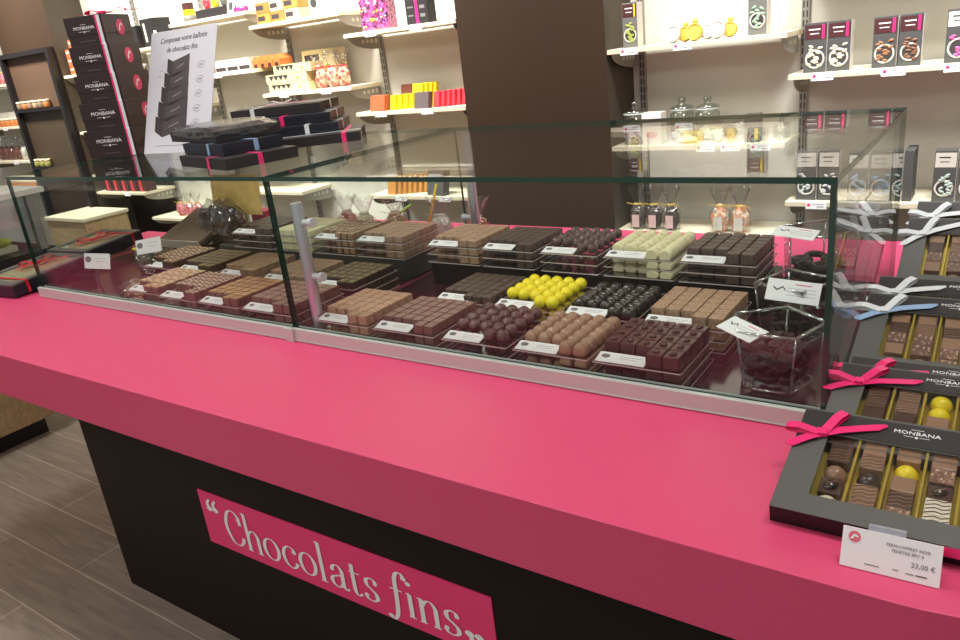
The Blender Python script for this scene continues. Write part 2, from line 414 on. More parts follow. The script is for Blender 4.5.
GL = {  # x height 1, ascender 1.75; value = (advance, strokes)
 'C': (1.22, [[(1.02, 1.05), (1.0, 1.42), (.72, 1.66), (.38, 1.5), (.17, .83), (.38, .14), (.74, 0), (1.0, .22), (1.08, .45)], blob(1.0, 1.3, .09)]),
 'h': (.98, [[(.16, 1.75), (.16, 1.2), (.16, .6), (.16, 0)], [(.0, 1.72), (.1, 1.74), (.16, 1.76)], [(.18, .7), (.34, .94), (.56, 1.0), (.74, .78), (.75, .4), (.75, 0)], sline(.16, .0, .15), sline(.75, 0, .15)]),
 'o': (1.0, [oval(.48, .5, .38, .5)]),
 'c': (.88, [[(.76, .72), (.7, .92), (.48, 1.0), (.24, .84), (.12, .5), (.24, .14), (.5, 0), (.72, .12), (.8, .3)], blob(.7, .76, .08)]),
 'l': (.5, [[(.2, 1.75), (.2, 1.2), (.2, .6), (.2, .0)], [(.04, 1.72), (.14, 1.74), (.2, 1.76)], sline(.22, 0, .16)]),
 'a': (.96, [[(.2, .76), (.3, .95), (.5, 1.0), (.66, .82), (.67, .5), (.67, .15), (.78, 0), (.92, .08)], [(.66, .6), (.4, .52), (.18, .4), (.14, .2), (.3, .02), (.52, .06), (.66, .25)], blob(.22, .78, .08)]),
 't': (.62, [[(.24, 1.35), (.24, 1.0), (.24, .5), (.26, .12), (.4, 0), (.58, .12)], sline(.3, .97, .24)]),
 's': (.78, [[(.62, .78), (.56, .95), (.38, 1.0), (.2, .88), (.22, .66), (.4, .52), (.58, .36), (.6, .14), (.4, 0), (.18, .04), (.08, .2)], blob(.6, .8, .06), blob(.13, .2, .08)]),
 'f': (.66, [[(.72, 1.62), (.62, 1.76), (.44, 1.72), (.32, 1.45), (.3, 1.0), (.28, .4), (.22, -.1), (.06, -.38), (-.12, -.36)], sline(.3, .97, .26), blob(.72, 1.58, .09), blob(-.1, -.3, .09)]),
 'i': (.46, [[(.2, 1.0), (.2, .6), (.2, .3), (.2, 0)], [(.04, .97), (.14, .99), (.2, 1.0)], sline(.2, 0, .15), blob(.2, 1.42, .09)]),
 'n': (.98, [[(.18, 1.0), (.18, .6), (.18, .3), (.18, 0)], [(.02, .97), (.12, .99), (.18, 1.0)], [(.2, .7), (.36, .94), (.56, 1.0), (.74, .78), (.75, .4), (.75, 0)], sline(.18, 0, .15), sline(.75, 0, .15)]),
 ' ': (.42, []),
 '“': (.85, [blob(.16, 1.32, .13), [(.1, 1.4), (.1, 1.6), (.26, 1.78)], blob(.52, 1.32, .13), [(.46, 1.4), (.46, 1.6), (.62, 1.78)]]),
 '”': (.8, [blob(.22, .22, .13), [(.28, .14), (.28, -.06), (.1, -.26)], blob(.58, .22, .13), [(.64, .14), (.64, -.06), (.46, -.26)]]),
}
def handset(txt, h, sp=0.0, **k):
    V = []; F = []; x = 0
    for ch in txt:
        adv, st = GL[ch]
        v, f = pen(st, **k) if st else ([], [])
        o = len(V); V += [(p.x+x, p.y) for p in v]; F += [tuple(i+o for i in q) for q in f]; x += adv+sp
    return [(a*h, b*h) for a, b in V], F, x*h
sg = thing('counter_sign', 'pink sign reading Chocolats fins on the dark counter front', 'sign', (-1.28, 1.005, .44))
MB().box(-.495, .487, -.003, 0, -.083, .09).build('sign_panel', PINKSIGN, sg)
V, F, Wd = handset('Chocolats fins', .066, .02)
kx = .808/Wd
def flat(V, F, ox, oz, kx, name, m, parent, y=-.0045, t=.0012):
    mb = MB(); n = len(V); up = list(range(n))
    for a_, b_, c_, d_ in F:      # every stroke is one connected run of quads
        r_ = min(up[a_], up[b_], up[c_], up[d_])
        for q_ in (a_, b_, c_, d_): up[q_] = r_
    lay = {r_: i for i, r_ in enumerate(sorted(set(up)))}
    F = [(a_, b_, c_, d_) if (V[b_][0]-V[a_][0])*(V[c_][1]-V[a_][1])-(V[b_][1]-V[a_][1])*(V[c_][0]-V[a_][0]) > 0 else (d_, c_, b_, a_) for a_, b_, c_, d_ in F]
    vs = [(ox+a*kx, y-.00012*(lay[up[i]] % 9), oz+b) for i, (a, b) in enumerate(V)]
    mb.add(vs, F)
    return mb.build(name, m, parent)
flat(V, F, -.405, -.052, kx, 'lettering', WINK, sg)
V, F, Wd = handset('“', .066); flat(V, F, -.465, -.048, kx, 'opening_quote_mark', WINK, sg)
V, F, Wd = handset('”', .066); flat(V, F, .402, -.046, kx, 'closing_quote_mark', WINK, sg)

# ------------------------------------------------------------------ the glass case
X0, XM, X1 = -2.722, -1.452, -.206
Y0, Y1, ZT, ZB = 1.185, 1.955, 1.362, .9505
def pane(x0, x1, y0, y1, z0, z1, parent, name='glass_pane', em=GEDGE, axis=None):
    mb = MB().box(x0, x1, y0, y1, z0, z1)
    d = (x1-x0, y1-y0, z1-z0); a = d.index(min(d))
    # faces order: bottom, front(y0), right, back, left, top
    big = {0: (2, 4), 1: (1, 3), 2: (0, 5)}[a]
    mb.mi = [0 if i in big else 1 for i in range(6)]
    return mb.build(name, [GLASSTOP if name == 'top_pane' else GLASS, em], parent)
def case(x0, x1, label, left_pane, right_pane):
    cx = (x0+x1)/2
    t = thing('glass_display_case', label, 'display case', (cx, Y0, ZB))
    def loc(o): o.location = (-cx, -Y0, -ZB); return o
    loc(pane(x0, x1, Y0, Y0+.009, ZB+.03, ZT-.010, t, 'front_pane'))
    loc(pane(x0, x1, Y0, Y1, ZT-.010, ZT, t, 'top_pane'))
    if left_pane: loc(pane(x0, x0+.008, Y0+.0092, Y1, ZB+.0042, ZT-.0102, t, 'side_pane'))
    if right_pane: loc(pane(x1-.011, x1, Y0+.0092, Y1, ZB+.0042, ZT-.0102, t, 'side_pane'))
    mb = MB().box(x0, x1, Y0-.012, Y0-.001, ZB, ZB+.033).box(x0, x1, Y0+.0094, Y0+.0125, ZB, ZB+.033)
    mb.box(x0, x1, Y0-.001, Y0+.0092, ZB, ZB+.028)
    mb.box(x0, x1, Y0-.0135, Y0-.012, ZB+.001, ZB+.004)
    loc(mb.build('front_rail', ALU, t, bevel=.001))
    loc(MB().box(x0+.010-(.24 if x0 < -2 else 0), x1-.010, Y0+.013, Y1-.004, ZB, ZB+.004).build('case_floor', FLOORIN, t))
    return t
case(X0, XM-.002, 'left glass display case on the pink counter with box piles on top', True, False)
case(XM+.002, X1, 'right glass display case on the pink counter, nearest the gift boxes', True, True)
# clear silicone joint with a small bracket between the two cases
tag(MB().box(XM-.016, XM+.012, Y0-.0195, Y0-.014, ZB, ZB+.034).build('rail_joint', ALU), 'small metal joint cap where the two case rails meet', 'joint cap')
def post(x, y, z0, z1, arms, label):
    t = thing('support_post', label, 'post', (x, y, z0))
    MB().cyl((0, 0, 0), (0, 0, z1-z0), .0145, 24).build('tube', STEEL, t, bevel=.001)
    for dz, s in arms:
        MB().cyl((s*.0142, 0, dz), (s*.034, 0, dz), .0078, 16).cyl((s*.034, 0, dz), (s*.048, 0, dz), .0105, 16, r2=.0115).build('clamp_arm', mat('white plastic cap', (214, 216, 220), .35), t, bevel=.0008)
    MB().lathe([(.022, 0), (.022, .004)], 24).build('foot', STEEL, t)
post(-1.402, 1.226, ZB+.0042, 1.292, ((.29, 1), (.155, 1)), 'steel tube post with two clamp arms at the case corner')
post(-1.385, 1.925, ZB+.0042, 1.35, ((.13, -1),), 'steel tube post at the rear between the cases')

# ------------------------------------------------------------------ chocolates
CH = {}
def choc_mesh(kind, w, d, h):
    k = (kind, round(w, 4), round(d, 4), round(h, 4))
    if k in CH: return CH[k]
    mb = MB(); shp, m = KINDS[kind]; bv = 0
    if shp == 'cube': mb.box(-w/2, w/2, -d/2, d/2, 0, h); bv = .0018
    elif shp == 'topped':      # dark body with a crumb or dusted top of its own material
        mb.box(-w/2, w/2, -d/2, d/2, 0, h-.003, 0).box(-w/2+.0006, w/2-.0006, -d/2+.0006, d/2-.0006, h-.003, h, 1); bv = .0009; m = [m[0], m[1]]
        if kind in ('nut', 'nutl', 'crumb'):
            rr = random.Random(5)
            for k in range(14):
                mb.ball((rr.uniform(-.42, .42)*w, rr.uniform(-.42, .42)*d, h), rr.uniform(.0012, .0022), 5, 4, 2)
            m = [m[0], m[1], NUTBIT]; bv = 0
    elif shp == 'stud':
        mb.box(-w/2, w/2, -d/2, d/2, 0, h); bv = .0014
    elif shp == 'ball': r = min(w, d)/2*1.05; mb.ball((0, 0, r*.93), r, 14, 9, zmin=-.93)
    elif shp == 'dome':
        n = 9; prof = []
        for i in range(n+1):
            t = PI/2*i/n; prof.append((max(math.cos(t), 1e-4)*w/2, h*.25+h*.85*math.sin(t)))
        prof = [(w/2*.96, 0)]+prof
        mb.lathe(prof, 16, sx=1, sy=d/w)
    elif shp == 'loaf':   # rounded little loaf
        n = 8; L = []
        for y, s in ((-d/2, .82), (-d*.38, 1), (d*.38, 1), (d/2, .82)):
            L.append([(-w/2*s, y, 0)]+[(-math.cos(PI*i/n)*w/2*s, y, h*.4+math.sin(PI*i/n)*h*.75*s) for i in range(n+1)]+[(w/2*s, y, 0)])
        q = len(L[0]); vs = [p for l in L for p in l]; fs = []
        for a in range(3):
            for i in range(q): fs.append((a*q+i, a*q+(i+1) % q, (a+1)*q+(i+1) % q, (a+1)*q+i))
        mb.add(vs, fs, 0, True); mb.add(L[0], [tuple(range(q))]); mb.add(L[-1], [tuple(range(q))[::-1]])
    elif shp == 'pillow':   # rounded square dome
        n = 20; prof = [(.93, 0), (1, .18), (.99, .42), (.90, .68), (.70, .88), (.42, .98), (.12, 1.0)]; vs = []
        for q, zz in prof:
            e = .45+.35*(1-q)
            for i in range(n):
                a = 2*PI*i/n; c_, s_ = math.cos(a), math.sin(a)
                vs.append((math.copysign(abs(c_)**e, c_)*w/2*q, math.copysign(abs(s_)**e, s_)*d/2*q, h*zz*1.15))
        fs = [(k*n+i, k*n+(i+1) % n, (k+1)*n+(i+1) % n, (k+1)*n+i) for k in range(len(prof)-1) for i in range(n)]
        fs.append(tuple(range(n))[::-1]); o_ = len(vs)-n; fs.append(tuple(o_+i for i in range(n)))
        mb.add(vs, fs, 0, True)
    elif shp == 'bar2':    # pair of finger grooves
        mb.box(-w/2, w/2, -d/2, d/2, 0, h); bv = .0014
    o = mb.build('chocolate', m, bevel=bv, seg=2); me = o.data; bpy.data.objects.remove(o)
    CH[k] = me
    return me
KINDS = {'milk': ('cube', MILK), 'milkm': ('cube', MILKM), 'dark': ('cube', DARK), 'darkm': ('cube', DARKM), 'darkr': ('cube', DARKR),
 'stud': ('stud', DARK), 'ball': ('ball', BALLC), 'yellow': ('ball', YELLOW), 'blackdome': ('pillow', BLACKC), 'milkloaf': ('pillow', MILK),
 'ivory': ('loaf', IVORY), 'gold': ('topped', (DARKR, GOLDC)), 'olive': ('topped', (DARK, OLIVE)), 'nut': ('topped', (DARKR, DARKR)), 'nutl': ('topped', (DARKR, NUTTYL)), 'ivorycube': ('cube', IVORY),
 'crumb': ('topped', (DARK, CRUMB)), 'marble': ('cube', MARBLE), 'domeyellow': ('dome', YELLOW), 'domedark': ('dome', BLACKC), 'oval': ('dome', MILK), 'domewhite': ('dome', IVORY), 'balld': ('ball', BLACKC)}
KN = {'milk': ('milk_chocolate_praline', 'milk chocolate'), 'milkm': ('milk_chocolate_square', 'milk chocolate'), 'dark': ('dark_chocolate_praline', 'dark chocolate'), 'darkm': ('dark_chocolate_square', 'dark chocolate'),
 'darkr': ('dark_chocolate_finger', 'dark chocolate'), 'stud': ('studded_chocolate', 'studded chocolate'), 'ball': ('chocolate_truffle', 'truffle'), 'yellow': ('yellow_sugar_ball', 'yellow ball'), 'blackdome': ('domed_dark_chocolate', 'domed chocolate'),
 'milkloaf': ('domed_milk_chocolate', 'domed chocolate'), 'ivory': ('ivory_chocolate', 'white chocolate'), 'ivorycube': ('ivory_chocolate_slab', 'white chocolate'), 'gold': ('caramel_square', 'caramel'), 'olive': ('pistachio_crumb_square', 'pistachio chocolate'),
 'nut': ('nut_speckled_chocolate', 'nut chocolate'), 'nutl': ('nut_slab', 'nut chocolate'), 'crumb': ('crumb_coated_chocolate', 'crumb chocolate'), 'marble': ('marbled_chocolate', 'marbled chocolate'), 'domeyellow': ('yellow_domed_praline', 'yellow praline'),
 'domedark': ('dark_domed_praline', 'domed praline'), 'oval': ('oval_praline', 'oval praline'), 'domewhite': ('pale_domed_praline', 'pale praline')}
def choc(kind, w, d, h, M, label, group, name='chocolate', cat='chocolate'):
    name, cat = KN[kind]
    o = bpy.data.objects.new(name, choc_mesh(kind, w, d, h)); COL.objects.link(o); o.matrix_world = M
    return tag(o, label, cat, group)
STUD = MB().lathe([(.0062, 0), (.0066, .0018), (.0058, .004), (.003, .005), (1e-5, .0052)], 12, sx=1.15, sy=.9).build('stud', DARK)
STUDME = STUD.data; bpy.data.objects.remove(STUD)
BEAN = MB().lathe([(.0035, 0), (.0078, .002), (.0082, .004), (.006, .0068), (1e-5, .0078)], 14, sx=1.2, sy=.85).box(-.0075, .0075, -.0006, .0006, .0068, .0084, 1).build('coffee_bean', [BLACKC, MILK])
BEANME = BEAN.data; bpy.data.objects.remove(BEAN)
STRIPE = {}
def stripes(mname, m, w, d, h):
    mb = MB()
    for i in range(4):
        y = -d*.36+i*d*.24
        mb.strip([(-w*.46, y-.003, h+.0004), (-w*.1, y+.0015, h+.0005), (w*.2, y-.0005, h+.0005), (w*.46, y+.003, h+.0004)], (0, .0013, 0), .0005)
    o = mb.build('icing_line', m); me = o.data; bpy.data.objects.remove(o); return me
def part_of(parent, me, name, loc=(0, 0, 0), rz=0):
    o = bpy.data.objects.new(name, me); COL.objects.link(o); o.parent = parent; o.location = loc; o.rotation_euler = (0, 0, rz)
    return o
def price_card(w, h, M, label, logo=True, lines=2, group=None, red=False):
    t = thing('price_card', label, 'price card', M=M, group=group)
    cd_ = MB().box(-w/2, w/2, 0, h, -.0006, .0006).build('card', WHITE, t)
    mb = MB()
    if logo: mb.lathe([(h*.2, .0006), (h*.2, .0009)], 14, 0, Matrix.Translation((-w*.34, h*.6, 0)), sx=1.5)
    for i in range(lines): mb.box(-w*.05, w*.38-(i*w*.05), h*(.66-.2*i), h*(.66-.2*i)+.0011, .0006, .0009, 1)
    mb.build('printing', [INK, mat('pale print', (176, 172, 176), .6)], cd_)
    return t
TRAYN = 0
def tray_stack(x0, x1, yf, ztop, kind, cols, rows, what, skip=3, layers=3, depth=.19, hk=.0195, pitch=.0235, where='', gapx=.0006, lay=None, topz=None, card=True, short=0, frac=1.0, gap=0.):
    """stack of acrylic trays; ztop = height of the top tray's upper face"""
    w = x1-x0; cx = (x0+x1)/2
    names = ['top', 'middle', 'bottom']
    cw = (w-.012)/cols*frac; cd = (depth-.012)/rows
    for L in range(layers):
        z = ztop-L*pitch
        t = thing('acrylic_tray', f'{names[L]} clear acrylic tray under {what}{where}', 'tray', (cx, yf+depth/2, z-.0026))
        mb = MB().box(-w/2+.001, w/2-.001, -depth/2, depth/2, 0, .0025)
        mb.mi = [0, 1, 1, 1, 1, 0]
        mb.build('tray_plate', [ACR, ACRE], t)
        for r in range(rows):
            for q in range(cols):
                front_skip = q < skip
                if front_skip and r == 0: continue
                if front_skip and rows > 5 and r == 1 and cd < .026: continue
                if r >= rows-short and q < cols: continue
                if L > 0 and not (q == cols-1 or r == (0 if not front_skip else (2 if rows > 5 and cd < .026 else 1))): continue
                jx, jy = random.uniform(-.0005, .0005), random.uniform(-.0008, .0008)
                M = Matrix.Translation((x0+.006+cw*(q+.5)+jx, yf+.006+cd*(r+.5)+jy, z+.0001)) @ Matrix.Rotation(R(random.uniform(-1.5, 1.5)), 4, 'Z')
                h = hk if L == 0 or hk < pitch-.004 else pitch-.0042
                kk = kind
                ww, dd = cw-.0028-gap, cd-.0022-gap
                if KINDS[kind][0] == 'ball' and L > 0: ww = dd = min(ww, dd, .019)
                if KINDS[kind][0] in ('loaf', 'pillow') and L > 0: h = .016
                lab = f'{what[:-1] if what.endswith("s") and not what.endswith("ss") else what} on the {names[L]} tray{where}'
                o = choc(kind, ww, dd, h, M, lab, f'{what} on the {names[L]} tray{where}')
                if KINDS[kind][0] == 'stud' and L == 0: part_of(o, STUDME, 'stud', (0, 0, h), random.uniform(0, 3))
    if card:
        M = Matrix.Translation((x0+w*.31, yf+.002, ztop+.0015)) @ Matrix.Rotation(R(14), 4, 'X')
        price_card(w*.56, .030, M, f'white card for the {what}{where}')

FR, MR, BR = 1.203, 1.42, 1.64
ZF = 1.003
# front row of the right case
tray_stack(-1.385, -1.212, FR, ZF, 'milkm', 5, 6, 'square milk chocolates', 3, where=' beside the steel post', hk=.024)
tray_stack(-1.198, -1.016, FR, ZF, 'darkr', 6, 6, 'narrow reddish dark chocolates', 4, where=' in the front row', hk=.02)
tray_stack(-.996, -.826, FR, ZF, 'ball', 5, 5, 'shiny brown truffle balls', 3, where=' in the front row')
tray_stack(-.812, -.640, FR, ZF, 'milkloaf', 5, 6, 'rounded glossy milk chocolates', 3, where=' in the front row', hk=.022)
tray_stack(-.630, -.452, FR, ZF, 'stud', 5, 5, 'dark blocks with round studs', 3, where=' next to the glass vase', hk=.026, depth=.185)
# front row of the left case
tray_stack(-2.23, -2.065, FR+.01, ZF, 'nutl', 4, 5, 'pale nut slabs', 2, layers=2, where=' at the left of the front row', hk=.02)
tray_stack(-2.05, -1.872, FR, ZF, 'nut', 6, 7, 'nut speckled dark chocolates', 4, where=' in the left case', hk=.022)
tray_stack(-1.862, -1.686, FR, ZF, 'gold', 5, 6, 'golden caramel squares', 3, where=' in the left case', hk=.022)
tray_stack(-1.672, -1.468, FR, ZF, 'darkr', 5, 6, 'reddish brown squares', 3, where=' left of the dividing glass', hk=.024)
# middle row
tray_stack(-1.178, -1.005, MR, ZF, 'darkm', 6, 6, 'flat dark squares', 3, where=' behind the reddish chocolates', hk=.016)
tray_stack(-1.0, -.825, MR, ZF, 'yellow', 5, 5, 'bright yellow balls', 3, where=' in the middle row', layers=2)
tray_stack(-.81, -.635, MR, ZF, 'blackdome', 5, 6, 'black shiny domed chocolates', 3, where=' beside the yellow balls', layers=2, hk=.02)
tray_stack(-.620, -.440, MR, ZF, 'milkm', 5, 6, 'tan squares', 3, where=' behind the studded blocks', hk=.024)
tray_stack(-1.63, -1.46, MR, ZF, 'olive', 5, 6, 'green brown crumb squares', 3, where=' behind the dividing glass', hk=.018)
tray_stack(-1.845, -1.66, MR, ZF, 'milkm', 5, 6, 'flat brown squares', 3, where=' in the middle row beyond the post', hk=.018)
tray_stack(-2.055, -1.875, MR, ZF, 'milk', 5, 6, 'smooth brown cubes', 3, where=' in the middle row of the left case', hk=.024, layers=2)
tray_stack(-2.27, -2.085, MR, ZF, 'olive', 5, 6, 'crumbed olive squares', 3, where=' in the middle row of the left case', hk=.022, layers=2)
tray_stack(-2.46, -2.285, MR, ZF, 'crumb', 5, 6, 'crumb coated pieces', 3, where=' at the left of the middle row', hk=.024, layers=2)
# back row on risers
def riser(x0, x1, y0, y1, h, m, label):
    mb = MB().box(x0, x1, y0, y1, ZB+.0042, ZB+.0042+h)
    return tag(mb.build('display_riser', m, bevel=.006, seg=3), label, 'riser')
ZBR = 1.0735
HR = ZBR-.047-.0026-ZB-.0046
riser(-2.34, -1.47, BR+.012, BR+.18, HR, RISERG, 'long dark riser block under the rear trays of the left case')
riser(-1.365, -1.005, BR+.012, BR+.18, HR, RISER, 'black riser block under two tray stacks of the right case')
riser(-.99, -.425, BR+.012, BR+.18, HR, RISER, 'long black riser block under the ivory chocolates')
tray_stack(-2.235, -2.035, BR, ZBR, 'darkm', 5, 5, 'small dark squares', 3, where=' at the rear left', layers=3)
tray_stack(-2.025, -1.84, BR, ZBR, 'ivorycube', 4, 6, 'ivory slabs', 0, where=' in the back row', hk=.019, card=False)
tray_stack(-1.828, -1.652, BR, ZBR, 'milk', 6, 6, 'little brown cubes', 3, where=' in the back row', hk=.018, gap=.005)
tray_stack(-1.642, -1.452, BR, ZBR, 'milkm', 5, 6, 'matt brown squares', 3, where=' in the back row', hk=.018)
tray_stack(-1.365, -1.184, BR, ZBR, 'milkm', 5, 6, 'toffee brown squares', 3, where=' before the rear post', hk=.019)
tray_stack(-1.174, -1.01, BR, ZBR, 'darkm', 6, 6, 'narrow black brown chocolates', 4, where=' in the back row', hk=.018)
tray_stack(-.99, -.826, BR, ZBR, 'ball', 5, 5, 'glossy brown truffles', 3, where=' in the back row')
tray_stack(-.81, -.63, BR, ZBR, 'ivory', 5, 6, 'rounded ivory chocolates', 3, where=' in the back row', hk=.022)
tray_stack(-.618, -.440, BR, ZBR, 'darkm', 5, 6, 'dark cocoa cubes', 3, where=' at the right end of the back row', hk=.024, gap=.0015)
for (x, y, a, l) in ((-1.10, 1.405, -4, 'white card lying flat behind the reddish chocolates'), (-1.28, 1.41, 3, 'white card lying flat behind the milk squares')):
    price_card(.09, .03, Matrix.Translation((x, y, ZB+.006)) @ Matrix.Rotation(R(a), 4, 'Z'), l, logo=False)

# gold cards, wrapped bags and other goods at the left end of the left case
FZ = ZB+.0042
tag(MB().prism([(-2.27, 1.405), (-2.06, 1.402), (-2.00, 1.416), (-2.1, 1.418)], ZF+.0, ZF+.0012).build('gold_board', GOLDM), 'thin gold board lying behind the nut speckled chocolates', 'gold board')
M = Matrix.Translation((-2.33, 1.86, FZ)) @ Matrix.Rotation(R(80), 4, 'X')
riser(-2.75+.05, -2.345, 1.70, 1.88, .05, RISER, 'low black riser block behind the wrapped chocolate bags')
M = Matrix.Translation((-2.375, 1.80, 1.10)) @ Matrix.Rotation(R(84), 4, 'X')
tag(MB().box(-.15, .13, 0, .145, 0, .0015, M=M).build('gold_board', GOLDM), 'upright gold card board leaning at the rear of the left case', 'gold board')
tag(MB().box(-2.42, -2.34, 1.885, 1.94, FZ, FZ+.135).build('pink_carton', mat('pink carton card', (206, 50, 92), .5)), 'slim pink carton standing at the rear of the left case', 'carton')
def lumpy(n, sx, sy, sz, seed, m, name, parent=None, smooth=False):
    rr = random.Random(seed); bm = bmesh.new()
    bmesh.ops.create_icosphere(bm, subdivisions=n, radius=1)
    for v in bm.verts:
        k = 1+rr.uniform(-.16, .12); v.co = Vector((v.co.x*sx*k, v.co.y*sy*k, max(v.co.z, -.75)*sz*k))
    zm = min(v.co.z for v in bm.verts)
    for v in bm.verts: v.co.z -= zm
    me = bpy.data.meshes.new(name); bm.to_mesh(me); bm.free(); me.materials.append(m)
    if smooth: me.polygons.foreach_set('use_smooth', [True]*len(me.polygons))
    o = bpy.data.objects.new(name, me); COL.objects.link(o)
    if parent: o.parent = parent
    return o
def sweet_bag(x, y, z, r, h, inner, label, group=None, tie=GOLDM, lab=None, rz=0, seed=1, cat='sweet bag', top=.42):
    """cellophane bag gathered at the neck with a tie and a flared top"""
    t = thing('cellophane_bag', label, cat, (x, y, z), rz, group)
    a = lumpy(3, r*.82, r*.6, h*.33, seed, inner, 'contents', t)
    hb = h*(1-top)
    mb = MB(); n = 18; rr = random.Random(seed+5)
    prof = [(r*.9, .002), (r, hb*.3), (r*.96, hb*.75), (r*.42, hb), (r*.3, hb*1.04), (r*.6, hb*1.04+(h-hb)*.4), (r*1.05, h)]
    vs = []
    for k, (q, zz) in enumerate(prof):
        for i in range(n):
            an = 2*PI*i/n; w = 1+(.16 if k > 3 else .05)*(1 if i % 2 else -1)+rr.uniform(-.06, .06)
            vs.append((q*w*math.cos(an), q*w*math.sin(an)*.7, zz+(rr.uniform(-.012, .012) if k == len(prof)-1 else 0)))
    fs = [(k*n+i, k*n+(i+1) % n, (k+1)*n+(i+1) % n, (k+1)*n+i) for k in range(len(prof)-1) for i in range(n)]
    mb.add(vs, fs); mb.build('wrapper', CELLO, t)
    tb = MB().lathe([(r*.36, hb*.98), (r*.42, hb*1.02), (r*.36, hb*1.06)], 12, cap=False)
    tb.strip([(0, -r*.3, hb), (r*.5, -r*.45, hb+.006), (r*1.1, -r*.4, hb-.004)], (0, 0, .003)); tb.strip([(0, -r*.3, hb), (-r*.5, -r*.45, hb+.004), (-r*1.1, -r*.35, hb+.008)], (0, 0, .003))
    tb.build('tie', tie, t)
    if lab: MB().box(-r*.42, r*.42, -r*.73, -r*.715, hb*.12, hb*.62).build('front_label', lab, t)
    return t
for i, (x, y, s, l) in enumerate(((-2.44, 1.74, 3, 'left'), (-2.33, 1.72, 9, 'right'))):
    t = thing('wrapped_chocolate_bag', f'{l} cellophane bag of dark chocolates on the rear riser of the left case', 'sweet bag', (x, y, FZ+.0505))
    lumpy(3, .055, .05, .075, s, DARKM, 'contents', t); lumpy(3, .066, .06, .09, s+1, CELLOD, 'wrapper', t)
t = thing('wrapped_chocolate_bag', 'flat cellophane bag of nut clusters at the left of the front row', 'sweet bag', (-2.30, 1.30, FZ))
lumpy(3, .06, .055, .022, 21, NUTTY, 'contents', t); lumpy(3, .075, .065, .03, 22, CELLOD, 'wrapper', t)
for i, (x, y) in enumerate(((-2.56, 1.50), (-2.47, 1.46))):
    t = thing('wrapped_chocolate_bag', ('dark chocolate bag with a yellow tie behind the first price card', 'striped dark chocolate bag beside the tilted price card')[i], 'sweet bag', (x, y, FZ))
    lumpy(3, .045, .04, .04, 31+i, DARKM, 'contents', t); lumpy(3, .052, .048, .05, 33+i, CELLOD, 'wrapper', t)
    if i == 0: MB().box(-.03, .02, -.03, -.02, .085, .092).build('tie', YELLOW, t)
CREAM0 = mat('pale label card', (214, 206, 190), .5)
t = thing('chocolate_stick_box', 'slanted clear box of dark chocolate sticks in the left case', 'box', M=Matrix.Translation((-2.53, 1.62, FZ+.055)) @ Matrix.Rotation(R(2), 4, 'Z') @ Matrix.Rotation(R(20), 4, 'X'))
MB().box(-.13, .13, 0, .24, 0, .012).build('tray', BOXSIDE, t)
for i in range(14): MB().box(-.122+i*.0175, -.122+i*.0175+.013, .01, .23, .0125, .026).build('stick', mat('shiny wrapped stick', (122, 104, 90), .3), t, bevel=.003)
MB().box(-.13, .13, -.002, .0, 0, .034).build('front_flap', CREAM0, t)
# free standing price cards on little holders
for (x, y, z, w, h, rz, ry, l) in ((-2.625, 1.345, FZ+.050, .135, .054, 8, 0, 'white price card standing at the left end of the case'), (-2.435, 1.44, FZ+.092, .125, .05, 10, -8, 'tilted white price card on a dark stand in the left case')):
    M = Matrix.Translation((x, y, z)) @ Matrix.Rotation(R(rz), 4, 'Z') @ Matrix.Rotation(R(ry), 4, 'Y') @ Matrix.Rotation(R(75), 4, 'X')
    t = price_card(w, h, M, l)
    o = MB().box(-.004, .004, -(z-FZ)/math.sin(R(75))+.001, .004, -.003, -.0007).build('stand', RISERG, t)

